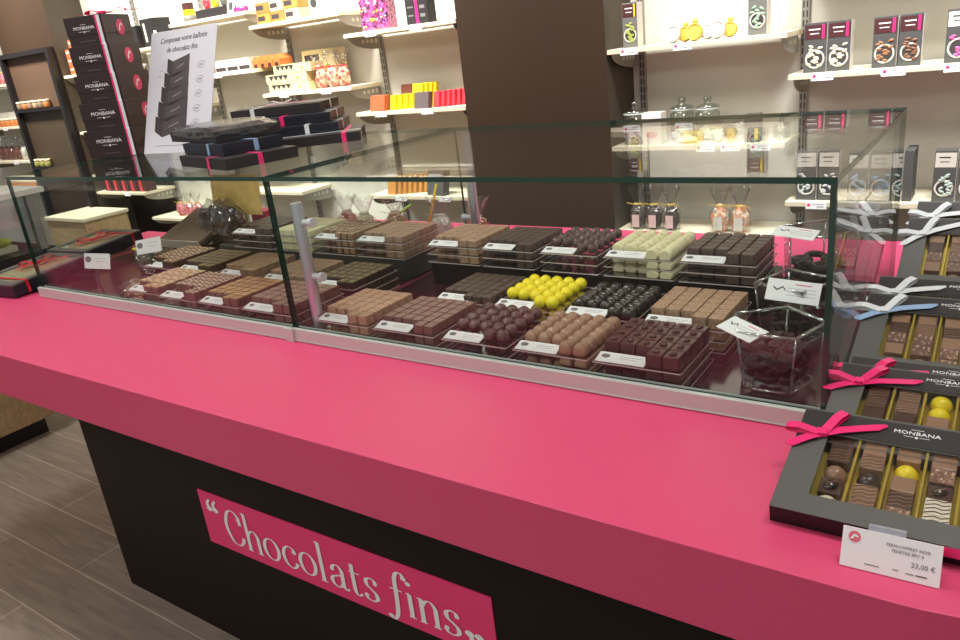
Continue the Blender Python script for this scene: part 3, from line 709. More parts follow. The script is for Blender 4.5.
# ------------------------------------------------------------------ vases of chocolate
def vase(cx, cy, z0, rb, rt, h, rz, label, sides=5, fill=.62, m=DARKR, seed=3, sq=1.0):
    t = thing('glass_vase', label, 'vase', (cx, cy, z0), R(rz))
    n = sides
    def ring(r, z, sc=1): return [(r*math.cos(2*PI*i/n)*sc, r*math.sin(2*PI*i/n)*sq*sc, z) for i in range(n)]
    mb = MB()
    L = [ring(rb*.7, 0), ring(rb, .012), ring((rb+rt)/2*1.02, h*.5), ring(rt, h), ring(rt-.006, h), ring((rb+rt)/2*1.02-.006, h*.5), ring(rb-.008, .02), ring(rb*.5, .014)]
    vs = [p for l in L for p in l]; fs = []
    for k in range(len(L)-1):
        for i in range(n): fs.append((k*n+i, k*n+(i+1) % n, (k+1)*n+(i+1) % n, (k+1)*n+i))
    fs.append(tuple(range(n))[::-1]); fs.append(tuple(len(vs)-n+i for i in range(n)))
    mb.add(vs, fs); mb.build('bowl', VGLASS, t, bevel=.002)
    # rim line; rods on edges and base added as bright glass highlights
    rr = MB()
    for i in range(n):
        a = Vector(ring(rt-.003, h)[i]); b = Vector(ring(rt-.003, h)[(i+1) % n]); rr.cyl(a, b, .0032, 8)
    for i in range(n):
        rr.cyl(ring(rb-.001, .012)[i], ring(rt-.003, h)[i], .0022, 8)
        rr.cyl(ring(rb*.98, .012)[i], ring(rb*.98, .012)[(i+1) % n], .0034, 8); rr.cyl(ring(rb*.72, .004)[i], ring(rb*.72, .004)[(i+1) % n], .003, 8)
    rr.build('rim', clear('vase rim highlight', (.88, .93, .93), .5, rough=.12), t)
    rnd = random.Random(seed); g = 'dark chocolate figures inside ' + label.replace('glass vase', 'vase')[:40]
    # chocolates heaped inside
    lay = 0
    hz = .0225
    layers = int((h*fill-.02)/hz)
    for L_ in range(layers+1):
        z = .022+L_*hz; rad = (rb+(rt-rb)*z/h)*(.80 if sides > 4 else .66)
        spots = [(0, 0)]+[(rad*.60*math.cos(a), rad*.60*math.sin(a)*sq) for a in [2*PI*(i+.5*(L_ % 2))/6 for i in range(6)]]
        for (x, y) in spots:
            M = Matrix.Translation((cx, cy, z0)) @ Matrix.Rotation(R(rz), 4, 'Z') @ Matrix.Translation((x, y, z)) @ Matrix.Rotation(rnd.uniform(0, 6), 4, 'Z') @ Matrix.Rotation(R(rnd.uniform(-14, 14)), 4, 'X')
            o = bpy.data.objects.new('chocolate_figure', FIG[rnd.randrange(len(FIG))]); COL.objects.link(o)
            o.matrix_world = M @ Matrix.Scale(rad/.055, 4)
            tag(o, 'moulded dark chocolate figure heaped in the ' + VN[label], 'moulded chocolate', 'moulded chocolates in the ' + VN[label])
    return t
FIGM = mat('moulded dark chocolate', (58, 42, 34), .42, spec=.3)
def figmesh(k):
    mb = MB()
    if k == 0:     # horseshoe / crescent
        pts = [(.017*math.cos(a), .017*math.sin(a)) for a in [R(-30+24*i) for i in range(10)]]
        for i in range(9): mb.cyl((*pts[i], .009), (*pts[i+1], .009), .0068-.0003*abs(i-4), 10)
        for p in pts: mb.ball((*p, .009), .0066, 8, 6)
    elif k == 1:   # shell
        mb.lathe([(.004, 0), (.019, .002), (.02, .007), (.014, .014), (.006, .018), (1e-5, .019)], 14, sx=1, sy=.75, smooth=True)
        for i in range(5): mb.box(-.016+.0075*i, -.013+.0075*i, -.010, .010, .010, .0145)
    else:          # ring with a crest
        mb.lathe([(.006, .004), (.012, 0), (.019, .003), (.021, .009), (.017, .015), (.011, .016), (.006, .011), (.006, .004)], 16, cap=False)
        mb.ball((.006, .0, .012), .006, 8, 6)
    o = mb.build('figure', FIGM); me = o.data; bpy.data.objects.remove(o); return me
FIG = [figmesh(0), figmesh(1), figmesh(2)]
VN = {'five sided glass vase of dark chocolates at the front right corner': 'front glass vase',
      'glass vase standing behind the front vase, nearly hidden': 'second glass vase',
      'rear glass vase of dark chocolates against the pink ledge': 'rear glass vase'}
VL = list(VN)
vase(-.318, 1.315, FZ, .068, .086, .122, 18, VL[0], 5, .62, seed=4)
vase(-.335, 1.53, FZ, .062, .08, .13, 22, VL[1], 4, .5, seed=5)
vase(-.34, 1.765, FZ, .075, .084, .175, 20, VL[2], 5, .6, seed=6)
def lean_card(x, y, z, w, h, rz, tilt, label, roll=0):
    M = Matrix.Translation((x, y, z)) @ Matrix.Rotation(R(rz), 4, 'Z') @ Matrix.Rotation(R(roll), 4, 'Y') @ Matrix.Rotation(R(tilt), 4, 'X')
    t = thing('price_card', label, 'price card', M=M)
    MB().box(-w/2, w/2, 0, h, -.0006, .0006).build('card', WHITE, t)
    mb = MB(); mb.strip([(-w*.38, h*.62, .0009), (-w*.3, h*.5, .0009), (-w*.2, h*.66, .0009), (-w*.14, h*.5, .0009)], (0, .003, 0), .0004)
    mb.box(w*.02, w*.32, h*.8, h*.84, .0006, .0009, 1)
    for k in range(3): mb.box(-w*.12, w*.42, h*(.62-.16*k), h*(.62-.16*k)+.0009, .0006, .0009, 2)
    mb.build('printing', [INKD, RINK, MATS['pale print']], t)
lean_card(-.372, 1.238, FZ+.122, .072, .05, -22, 6, 'white card hanging on the rim of the front vase', 10)
lean_card(-.325, 1.452, FZ+.112, .098, .044, 2, 55, 'white card on the rim of the second vase', 4)
lean_card(-.378, 1.675, FZ+.178, .09, .045, -8, 14, 'white card lying on the rim of the rear vase', 4)

# ------------------------------------------------------------------ gift boxes with windows on the right
def bow(parent, loc, s, m, m2=None, rz=0, seed=0, name='bow'):
    """flattened ribbon bow: two loops, two tails, a knot"""
    mb = MB(); mi2 = 1 if m2 else 0
    for (a, L, kind) in ((58, .054, 'loop'), (176, .05, 'loop'), (20, .088, 'tail'), (216, .056, 'tail')):
        c_, s_ = math.cos(R(a)), math.sin(R(a)); w = Vector((-s_, c_, 0))*.0135
        if kind == 'loop':
            P = [(0, .0022), (.3, .007), (.65, .012), (.95, .010), (1, .006), (.9, .003), (.6, .0022), (.3, .0026), (0.05, .003)]
            mb.strip([(c_*q*L, s_*q*L, z) for q, z in P], w, .0006, 0)
        else:
            P = [(0, .002), (.3, .0045), (.6, .0035), (.85, .002), (1.0, .0035)]
            ws = [w, w, w, w, w*.35]
            mb.strip([(c_*q*L, s_*q*L, z) for q, z in P], ws, .0006, mi2)
    mb.box(-.0065, .0065, -.0065, .0065, .001, .0075)
    o = mb.build(name, [m, m2] if m2 else m, parent); o.location = loc; o.rotation_euler = (0, 0, R(rz)); o.scale = (s, s, s)
    return o
def logo_text(parent, M, h, m=WINK, name='brand_lettering'):
    o = text('MONBANA', h, name, m, parent, M, sx=1.12)
    mb = MB().lathe([(h*.30, 0), (h*.30, .0003)], 14, 0, Matrix.Translation((0, -h*1.2, 0)))
    mb.box(-h*2.2, -h*.5, -h*1.14, -h*1.04, 0, .0003).box(h*.5, h*2.2, -h*1.14, -h*1.04, 0, .0003)
    mb.box(-h*1.1, h*1.1, h*1.02, h*1.12, 0, .0003)
    e = mb.build('emblem', m, parent); e.matrix_local = M
    return o
def window_box(M, label, ribbon, ribbon2, layout, place, W=.335, Lg=.217, H=.028, bl=.042, bf=.036, bw=.128, band=.048, bow_rz=0, bow_xy=None, pitch=.0425, bands=True, bow_s=1.0, ring=None):
    t = thing('window_gift_box', label, 'gift box', M=M)
    T = .0012
    yw0, yw1 = bf, bf+bw
    body = MB().box(0, W, 0, Lg, 0, .002).box(0, T, 0, Lg, .002, H-.0012).box(W-T, W, 0, Lg, .002, H-.0012).box(T, W-T, 0, T, .002, H-.0012).box(T, W-T, Lg-T, Lg, .002, H-.0012)
    body.build('box_body', BOXSIDE, t)
    lid = MB().box(0, W, 0, yw0, H-.0012, H).box(0, bl, yw0, yw1, H-.0012, H).box(W-bl, W, yw0, yw1, H-.0012, H).box(0, W, yw1, Lg, H-.0012, H)
    lid.build('lid', BOXGREY, t)
    MB().box(bl, W-bl, yw0, yw1, H-.0011, H-.0006).build('window', FILM, t)
    n = int(round((W-2*bl)/pitch))
    g = MB().box(T, W-T, T, Lg-T, .002, .0032)
    g.build('gold_liner', GOLDT, t)
    for i in range(0, n+1):
        x = bl+i*(W-2*bl)/n
        if 0 < i < n: MB().box(x-.0016, x+.0016, T, Lg-T, .0033, H-.0022).build('divider', GOLDT, t)
    bb = MB().box(W*.0+.001, W-.001, yw1+.002, yw1+band, H+.0001, H+.0012)
    bb = bb.build('printed_band', BLACK, t)
    logo_text(bb, Matrix.Translation((W*.45, yw1+.030, H+.0014)), .0072)
    if ribbon:
        rb = MB().box(.028, .040, -.0008, Lg+.0008, H+.0013, H+.002).box(.028, .040, -.0012, -.0004, 0.0, H+.002)
        bx, by = bow_xy or (.034, yw1-.005)
        bow(t, (bx, by, H+.0016), bow_s, ribbon, ribbon2, bow_rz)
    # chocolates inside, one by one
    cw = (W-2*bl)/n
    for q, col in enumerate(layout):
        y = yw0-.012
        for k, kd in enumerate(col):
            if q >= n: break
            d = .0285 if kd != 'oval' else .026
            w = cw-.0125 if kd != 'oval' else cw-.0085
            base = {'bean': 'dark', 'striped': 'milk', 'stripedd': 'dark', 'marble': 'marble'}.get(kd, kd)
            h = .0185 if KINDS[base][0] not in ('dome',) else .0185
            if KINDS[base][0] == 'dome': w = d = .0305
            Mc = M @ Matrix.Translation((bl+cw*(q+.5), y+d/2, .0034))
            nm = {'bean': 'dark square chocolate topped by a coffee bean', 'striped': 'milk chocolate with fine lines', 'stripedd': 'dark chocolate with fine lines', 'marble': 'white marbled chocolate',
                  'domeyellow': 'bright yellow domed chocolate', 'domedark': 'round dark domed chocolate', 'oval': 'oval milk chocolate', 'crumb': 'crumb coated square chocolate', 'milk': 'smooth milk chocolate', 'dark': 'smooth dark chocolate', 'domewhite': 'pale domed chocolate', 'nut': 'nut speckled chocolate'}[kd]
            hh = h if kd != 'bean' else .0155
            o = choc(base, w, d, hh if KINDS[base][0] != 'dome' else .0185, Mc, f'{nm} in the {place}', f'{nm}s in the {place}')
            if kd == 'bean': b_ = part_of(o, BEANME, 'coffee_bean', (0, 0, hh), .6); b_.scale = (1, 1, .75)
            if kd in ('striped', 'stripedd'): part_of(o, stripes('s', MATS['matt dark chocolate'] if kd == 'striped' else MILK, w, d, hh), 'icing_line')
            if kd == 'marble': part_of(o, stripes('s', DARK, w, d, hh), 'icing_line')
            y += d+.0008
            if y+d > min(Lg-.004, yw1+.026): break
    return t
def MT(x, y, z, tilt, rz=0): return Matrix.Translation((x, y, z)) @ Matrix.Rotation(R(rz), 4, 'Z') @ Matrix.Rotation(R(tilt), 4, 'X')
LAY1 = [['domewhite', 'bean', 'oval', 'stripedd', 'dark', 'milk'], ['striped', 'striped', 'domedark', 'striped', 'milk', 'dark'], ['crumb', 'stripedd', 'milk', 'domeyellow', 'milk', 'dark'],
        ['marble', 'marble', 'bean', 'crumb', 'milk', 'dark'], ['milk', 'dark', 'striped', 'dark', 'milk', 'dark'], ['milk', 'bean', 'striped', 'dark', 'milk', 'dark']]
LAY2 = [['dark', 'milk', 'dark', 'stripedd', 'stripedd', 'milk'], ['milk', 'milk', 'dark', 'striped', 'striped', 'dark'], ['dark', 'milk', 'milk', 'domeyellow', 'domeyellow', 'dark'],
        ['dark', 'crumb', 'crumb', 'crumb', 'crumb', 'dark'], ['milk', 'dark', 'milk', 'dark', 'milk', 'dark'], ['milk', 'dark', 'milk', 'dark', 'milk', 'dark']]
LAY3 = [['domedark', 'milk', 'nut', 'dark', 'milk', 'dark'], ['oval', 'nut', 'nut', 'striped', 'milk', 'dark'], ['crumb', 'crumb', 'milk', 'stripedd', 'milk', 'dark'], ['milk', 'milk', 'dark', 'dark', 'milk', 'dark'],
        ['milk', 'dark', 'milk', 'dark', 'milk', 'dark'], ['milk', 'dark', 'milk', 'dark', 'milk', 'dark']]
window_box(MT(-.222, .909, .9504, 12), 'nearest black window gift box with a pink bow, leaning on the box behind', PRIB, None, LAY1, 'nearest window box', bow_rz=6)
window_box(MT(-.198, 1.058, .976, 9), 'second window gift box with a pink bow, behind the nearest one', PRIB, None, LAY2, 'second window box', bow_rz=-4)
window_box(MT(-.195, 1.1317, .9584, 9), 'third window gift box with a pink bow, under and behind the second', PRIB, None, LAY2, 'third window box', bow_rz=-2)
window_box(MT(-.203, 1.352, .972, 18), 'window gift box with a white and blue bow, in the middle of the row', WRIB, BRIB, LAY3, 'white bow window box', bow_rz=0)
window_box(MT(-.198, 1.451, .9752, 18), 'window gift box with a white bow peeking out behind the blue and white bow', WRIB, None, LAY3, 'hidden white bow window box')
window_box(MT(-.185, 1.79, .985, 28), 'rear window gift box with a white bow, tilted up', WRIB, None, LAY3, 'rear window box', bow_rz=8)
window_box(MT(-.178, 1.883, 1.002, 28), 'last window gift box with a white bow, behind the rear one', WRIB, None, LAY3, 'last window box', bow_rz=-6)
# black wedge stands that prop up the boxes
def wedge(x0, x1, y0, y1, z1f, z1b, label):
    pts = [(y0, .9502), (y1, .9502), (y1, z1b), (y0, z1f)]
    Mw = Matrix(((0, 0, 1, x0), (1, 0, 0, 0), (0, 1, 0, 0), (0, 0, 0, 1)))
    tag(MB().prism(pts, 0, x1-x0, M=Mw).build('display_wedge', BOXSIDE), label, 'display stand')
wedge(-.17, .12, 1.84, 1.88, .985, .999, 'black wedge stand under the rear window boxes')
wedge(-.17, .12, 1.43, 1.449, .962, .972, 'black bar holding up the hidden white bow box')
wedge(-.17, .12, 1.351, 1.37, .966, .969, 'black bar in front of the white and blue bow box')
wedge(-.17, .12, 1.774, 1.80, .978, .983, 'black bar under the front edge of the rear window box')
# price tag in front
t = thing('price_card', 'white price card reading 23,00 euros in front of the nearest gift box', 'price card', M=Matrix.Translation((-.072, .853, .9512)) @ Matrix.Rotation(R(1.5), 4, 'Z') @ Matrix.Rotation(R(66), 4, 'X'))
MB().box(-.053, .053, 0, .049, -.0016, 0).build('card', WHITE, t, bevel=.0004)
mb = MB().lathe([(.0068, .0001), (.0068, .0005)], 20, 0, Matrix.Translation((-.0395, .038, 0)))
mb.strip([(-.043, .035, .0008), (-.039, .041, .0008), (-.036, .038, .0008)], (.003, 0, 0), .0003, 1)
mb.build('emblem', [mat('rose ink', (232, 110, 130), .5), WINK], t)
text('PERM.COFFRET NOIR', .0034, 'printing', INK, t, Matrix.Translation((.018, .0375, .0005)), ext=.0001)
text('FENETRE BRC 6', .0034, 'printing', INK, t, Matrix.Translation((.018, .0315, .0005)), ext=.0001)
text('23,00 €', .0056, 'price_printing', INK, t, Matrix.Translation((.035, .0195, .0005)), ext=.0001)
mb = MB().box(-.026, -.010, .008, .0088, .0001, .0005).box(.004, .010, .009, .0098, .0001, .0005).box(.018, .026, .008, .0088, .0001, .0005).box(.028, .040, .008, .0092, .0001, .0005)
mb.build('fine_print', INKD, t)
o = MB().box(-.026, .014, .044, .0545, -.018, -.0024).build('clip', mat('clear clip', (168, 170, 182), .3), t)
# pink ribbon band trailing over the nearest box front at the right
tag(MB().strip([(-.05, .90, .9705), (0.0, .8985, .9735), (.06, .902, .9815), (.11, .909, .985)], (0, .002, .012), .0008).build('ribbon_band', PRIB), 'pink ribbon end hanging over the front of the nearest gift box', 'ribbon')

# ------------------------------------------------------------------ left gift boxes on the counter
def flat_gift(M, W, Lg, H, label, bowpos, rb, ribm=RRIB):
    t = thing('window_gift_box', label, 'gift box', M=M)
    MB().box(0, W, 0, Lg, 0, H-.006).build('box_body', NAVY, t, bevel=.001)
    b = .03
    mb = MB().box(0, W, 0, b, H-.006, H).box(0, W, Lg-b, Lg, H-.006, H).box(0, b, b, Lg-b, H-.006, H).box(W-b, W, b, Lg-b, H-.006, H)
    mb.build('lid', BOXGREY, t)
    MB().box(b, W-b, b, Lg-b, H-.0059, H-.0045).build('gold_liner', mat('pale gold sheet', (214, 206, 170), .35), t)
    MB().box(b, W-b, b, Lg-b, H-.002, H-.001).build('window', FILM, t)
    for k in range(5):
        x = b+.012+k*(W-2*b-.03)/4
        MB().box(x, x+.01, b+.01, Lg-b-.01, H-.0044, H-.003).build('divider', IVORY if k % 2 else mat('pale green sweets', (206, 204, 130), .5), t)
    MB().box(-.001, W+.001, rb, rb+.01, H, H+.001).box(-.001, 0, rb, rb+.01, 0, H).box(W, W+.001, rb, rb+.01, 0, H).build('ribbon_band', ribm, t)
    bow(t, (bowpos[0], bowpos[1], H+.001), 1.35, ribm, None, 30)
    return t
flat_gift(MT(-3.04, 1.10, .9556, 4, 6), .25, .31, .045, 'long black window gift box with a red bow, left end of the counter', (.11, .19), .05)
flat_gift(MT(-3.22, 1.47, .9556, 4, 6), .25, .27, .05, 'second black window gift box with a red bow, behind the first on the left', (.14, .12), .22)

# ------------------------------------------------------------------ on top of the glass: tower, poster, box piles
ZG = ZT+.0004
t0 = None
tw = [(.202, .205), (.19, .19), (.178, .176), (.165, .164), (.152, .152)]
hb = .0945; cx, cy = -2.714, 1.642
names5 = ['bottom', 'second from the bottom', 'middle', 'second from the top', 'top']
for i, (w, d) in enumerate(tw):
    t = thing('stacked_gift_box', f'{names5[i]} brown black box of the tied box tower', 'gift box', (cx, cy, ZG+i*(hb+.0003)), R(22))
    MB().box(-w/2+.002, w/2-.002, -d/2+.002, d/2-.002, 0, hb-.002).build('box_body', TOWER, t)
    mb = MB().box(-w/2, w/2, -d/2, d/2, hb*.36, hb)
    tl = mb.build('lid', TOWER, t, bevel=.001)
    M = Matrix.Translation((-w*.02, -d/2-.0006, hb*.60)) @ Matrix.Rotation(PI/2, 4, 'X')
    logo_text(tl, M, .0105+.0012*(4-i)*.5)
    MB().box(-.03, .03, -d/2-.0006, -d/2-.0001, hb*.14, hb*.155).build('print_line', INK, t)
    if True:
        M = Matrix.Translation((w/2+.0004, 0.012, hb*.55)) @ Matrix.Rotation(PI/2, 4, 'Z') @ Matrix.Rotation(PI/2, 4, 'X')
        mb = MB().lathe([(.022, 0), (.022, .0005)], 24, 0, M, sy=1.2)
        mb.strip([M @ Vector(p) for p in ((-.008, -.012, .0008), (-.004, .004, .0008), (.005, .013, .0008), (.008, .004, .0008))], M.to_3x3() @ Vector((.005, 0, 0)), .0003, 1)
        mb.build('emblem', [RINK, WINK], t)
# ribbon around the tower : white with pink edges, runs down the front beside the right corner
tr = thing('tower_ribbon', 'white and pink ribbon tied around the box tower with a bow on top', 'ribbon', (cx, cy, ZG), R(22))
pts = []; top = ZG+5*(hb+.0003)
for i, (w, d) in enumerate(tw):
    x = w/2-.014
    pts += [(x, -d/2-.0022, i*(hb+.0003)+.001), (x, -d/2-.0022, (i+1)*(hb+.0003)-.002)]
for off, m_, nm in ((0, WRIB, 'white_band'), (-.0095, PRIB, 'pink_band')):
    wd = .012 if off == 0 else .006
    MB().strip([(x+off, y-(.0006 if off else 0), z) for x, y, z in pts], (wd, 0, 0), .0007).build(nm, m_, tr)
bow(tr, (.05, -.03, 5*(hb+.0003)+.001), 1.5, PRIB, RRIB, -8)
# poster
pm = Matrix.Translation((-2.385, 1.60, ZG)) @ Matrix.Rotation(R(3), 4, 'Z') @ Matrix.Rotation(R(69), 4, 'X')
t = thing('leaning_poster', 'pale grey poster with a drawing of stacked boxes leaning beside the tower', 'poster', M=pm)
PW, PH = .345, .425
MB().box(-PW/2, PW/2, 0, PH, -.002, 0).build('poster_board', [WHITEL], t)
mb = MB()
yb = .055
for i, (w, h) in enumerate(((.15, .064), (.14, .062), (.128, .06), (.116, .058), (.104, .056))):
    xx = -.045+i*.006
    mb.add([(xx-w*.5, yb+.022, .0005), (xx-w*.22, yb, .0005), (xx-w*.22, yb+h, .0005), (xx-w*.5, yb+h+.012, .0005)], [(0, 1, 2, 3)], 1)
    mb.add([(xx-w*.22, yb, .0006), (xx+w*.62, yb+.028, .0006), (xx+w*.62, yb+h+.02, .0006), (xx-w*.22, yb+h, .0006)], [(0, 1, 2, 3)], 0)
    mb.strip([(xx, yb+h*.45+.006, .0009), (xx+w*.35, yb+h*.65+.008, .0009)], (0, .002, 0), .0002, 2)
    yb += h*.84
mb.build('box_drawing', [mat('poster dark print', (72, 64, 66), .6), mat('poster darker print', (58, 50, 52), .6), MATS['pale print']], t)
mb = MB()
for k in range(5):
    cx_, cy_ = .095+.003*k, .10+k*.0485
    mb.strip([(cx_+.019*math.cos(a), cy_+.011*math.sin(a), .0006) for a in [R(20+30*i) for i in range(11)]], [(.0009, .0009, 0)]*11, .0003)
    mb.strip([(cx_-.011+.003*i, cy_+.003*(-1)**i, .0006) for i in range(8)], (.0009, .0004, 0), .0003)
for sgn in ((-.10, .30, -.09, .318), (-.112, .285, -.096, .29), (-.118, .27, -.102, .266)): mb.strip([(sgn[0], sgn[1], .0006), (sgn[2], sgn[3], .0006)], (.0012, .0012, 0), .0003)
mb.box(-.11, .06, .025, .0262, .0002, .0006)
mb.build('price_bubbles', INKD, t)
def slant(o, k=.28):
    for v in o.data.vertices: v.co.x += v.co.y*k
slant(text('Composez votre ballotin', .0185, 'handwriting', INKD, t, Matrix.Translation((.004, .392, .0005)) @ Matrix.Rotation(R(1), 4, 'Z'), sx=.92))
slant(text('de chocolats fins', .0185, 'handwriting', INKD, t, Matrix.Translation((-.0, .358, .0005)) @ Matrix.Rotation(R(1), 4, 'Z'), sx=.92))
# piles of flat boxes
def flat_box(x, y, z, w, d, h, rz, label, m=NAVY, bands=(), wrap=False):
    t = thing('flat_gift_box', label, 'gift box', (x, y, z), R(rz))
    MB().box(0, w, 0, d, 0, h-.001).build('box_body', m, t, bevel=.001)
    MB().box(-.0008, w+.0008, -.0008, d+.0008, h*.45, h).build('lid', m, t, bevel=.0008)
    for (ax, p, mm) in bands:
        e = .0018
        if ax == 'y': mb = MB().box(p, p+.014, -e, d+e, h, h+.0007).box(p, p+.014, -e, -e+.0006, 0, h).box(p, p+.014, d+e-.0006, d+e, 0, h)
        else: mb = MB().box(-e, w+e, p, p+.014, h, h+.0007).box(w+e-.0006, w+e, p, p+.014, 0, h).box(-e, -e+.0006, p, p+.014, 0, h)
        mb.build('ribbon_band', mm, t)
    if wrap:
        o = lumpy(3, 1, 1, 1, 77, CELLOD, 'cellophane_wrap', t)
        for v in o.data.vertices:
            v.co.x = w/2+max(-.75, min(.75, v.co.x))/.75*(w/2+.006); v.co.y = d/2+max(-.75, min(.75, v.co.y))/.75*(d/2+.006); v.co.z = .001+min(v.co.z, 1.4)/1.4*(h+.012)
    return t
H = .0285
PB = [(-1.862, 1.575, .27, .24, 38, 'bottom flat black box of the right hand ribboned pile'), (-1.978, 1.60, .28, .24, 35, 'second flat box from the bottom of the right hand pile'),
      (-2.03, 1.625, .28, .24, 33, 'third flat box from the bottom of the right hand pile'), (-2.125, 1.66, .30, .24, 30, 'top flat box of the right hand ribboned pile')]
for i, (x, y, w, d, rz, l) in enumerate(PB):
    flat_box(x, y, ZG+i*(H+.0009), w, d, H, rz, l, BLACK if i in (0, 3) else NAVY, (('y', w*(.80, .62, .42, .22)[i], (PRIB, WRIB, PRIB, WRIB)[i]), ('x', .06+.02*i, WRIB)))
t = thing('ribbon_bow', 'small white and pink bow on top of the right hand box pile', 'bow', (-2.03, 1.80, ZG+4*(H+.0009)+.0008))
bow(t, (0, 0, 0), 1.1, WRIB, PRIB, 20)
PL = [(-1.975, 1.335, .31, .21, -14, 'bottom flat black box of the left pile on the glass', BLACK), (-1.975, 1.355, .25, .18, -12, 'middle flat blue black box of the left pile', NAVY), (-2.09, 1.40, .31, .2, -13, 'top box of the left pile wrapped in crinkled cellophane', BLACK)]
for i, (x, y, w, d, rz, l, m_) in enumerate(PL):
    flat_box(x, y, ZG+i*(.030+.0009), w, d, .030, rz, l, m_, (('y', w*.62, (PRIB, BRIB, WRIB)[i]), ('x', .09, (PRIB, BRIB, WRIB)[i])) if i < 2 else (), wrap=i == 2)

# ------------------------------------------------------------------ goods on the shelves
def small_box(name, x0, x1, y0, y1, z0, z1, m, label, group=None, extra=None, cat='box', rz=0):
    t = thing(name, label, cat, ((x0+x1)/2, (y0+y1)/2, z0), R(rz), group)
    w, d, h = (x1-x0)/2, (y1-y0)/2, z1-z0
    MB().box(-w, w, -d, d, 0, h).build('carton', m, t, bevel=.001)
    if extra: extra(t, w, d, h)
    return t
SZ = .0185   # board thickness
COLR = lambda n, c, **k: mat(n, c, k.pop('rough', .5), **k)
ORG = COLR('orange brown wrapper', (178, 92, 56)); YEL = COLR('yellow wrapper', (226, 198, 24)); REDW = COLR('coral red wrapper', (222, 60, 74)); GRW = COLR('grey wrapper', (96, 84, 84)); BRW = COLR('brown wrapper', (104, 54, 36))
CREAM = COLR('cream carton', (212, 194, 146)); HOUSE = COLR('orange carton', (186, 112, 56)); ALMC = COLR('dark grey carton', (78, 78, 76)); GREYB = COLR('grey carton', (108, 108, 102)); WHITEC = COLR('white carton', (206, 200, 188)); BLUEC = COLR('blue print', (70, 130, 190)); MAROON = COLR('maroon print', (74, 34, 34))
CARAM = COLR('caramel carton', (180, 126, 60))
# bay A top shelf
zz = 1.69+SZ
t = thing('candy_bag', 'pink clear bag of colourful wrapped sweets on the top shelf', 'sweet bag', (-2.53, 2.93, zz))
CANDY = mat('mixed candy colours', (238, 110, 180), .3, noise=(96, 40, 70), scale=70)
b = MB().box(-.085, .085, -.035, .035, 0, .16).build('contents', CANDY, t, bevel=.012, seg=3)
b = MB().box(-.089, .089, -.039, .039, 0, .168).build('wrapper', CELLO, t, bevel=.012, seg=3)
rr = random.Random(4); mbs = [MB(), MB(), MB(), MB()]
for k in range(70):
    px, pz = rr.uniform(-.078, .078), rr.uniform(.01, .152); mbs[k % 4].ball((px, -.036, pz), rr.uniform(.005, .009), 7, 5)
for k, mm in enumerate((COLR('magenta foil', (222, 60, 160), rough=.25), COLR('gold foil', (230, 190, 60), rough=.25), COLR('violet foil', (90, 50, 110), rough=.25), COLR('white foil', (240, 220, 235), rough=.25))):
    mbs[k].build('sweets', mm, t)['kind'] = 'stuff'
def tasting(t, w, d, h):
    MB().box(-w*.12, w*.12, -d-.0008, -d, .004, h-.004).build('pink_stripe', PRIB, t)
    mb = MB()
    for k in range(3): mb.box(-w*.8, -w*.3, -d-.0008, -d, h*(.25+.25*k), h*(.25+.25*k)+.006); mb.box(w*.3, w*.75, -d-.0008, -d, h*(.2+.25*k), h*(.2+.25*k)+.014)
    mb.build('printing', INK, t)
small_box('carton_box', -2.325, -2.20, 2.88, 2.94, zz, zz+.14, BLACK, 'black box with a pink stripe on the top shelf by the column', extra=tasting)
# bay A bars
zz = 1.325+SZ
def bars(n, x0, y, z, w, h, t_, m, label, group, lean=12, step=.022, face=None):
    for k in range(n):
        M = Matrix.Translation((x0+k*step, y+.012*k, z)) @ Matrix.Rotation(R(-8), 4, 'Z') @ Matrix.Rotation(R(-lean), 4, 'X')
        o = tag(MB().box(0, w, 0, t_, 0, h).build('chocolate_bar', m, bevel=.001), label, 'chocolate bar', group); o.matrix_world = M
bars(3, -2.625, 2.875, zz, .105, .075, .012, ORG, 'orange brown wrapped chocolate bar at the left of the bar shelf', 'orange brown bars', step=.004)
bars(4, -2.505, 2.885, zz, .036, .07, .02, YEL, 'yellow wrapped chocolate bar in the front row of the bar shelf', 'yellow bars in front', step=.027)
bars(4, -2.42, 2.95, zz, .07, .11, .018, YEL, 'taller yellow wrapped bar behind the front yellow ones', 'yellow bars behind', step=.018)
bars(2, -2.52, 2.985, zz, .08, .11, .018, BRW, 'brown wrapped bar standing behind the yellow ones', 'brown bars behind', step=.05)
bars(2, -2.345, 2.872, zz, .095, .075, .012, GRW, 'grey wrapped chocolate bar beside the red ones', 'grey bars', step=.004)
bars(7, -2.24, 2.885, zz, .034, .072, .018, REDW, 'coral red wrapped chocolate bar at the right end of the bar shelf', 'red bars in front', step=.021)
bars(2, -2.16, 3.01, zz, .05, .11, .018, REDW, 'coral red wrapped bar standing at the back against the column', 'red bars behind', step=.03)
# bay A low shelf
zz = .915+SZ
bars(7, -2.6, 2.88, zz, .06, .09, .014, CARAM, 'gold wrapped chocolate bar on the lowest shelf by the column', 'gold bars on the lowest shelf', step=.024)
bars(3, -2.34, 2.875, zz, .11, .12, .012, ALMC, 'dark grey wrapped bar on the lowest shelf behind the steel post', 'dark bars on the lowest shelf', step=.004)
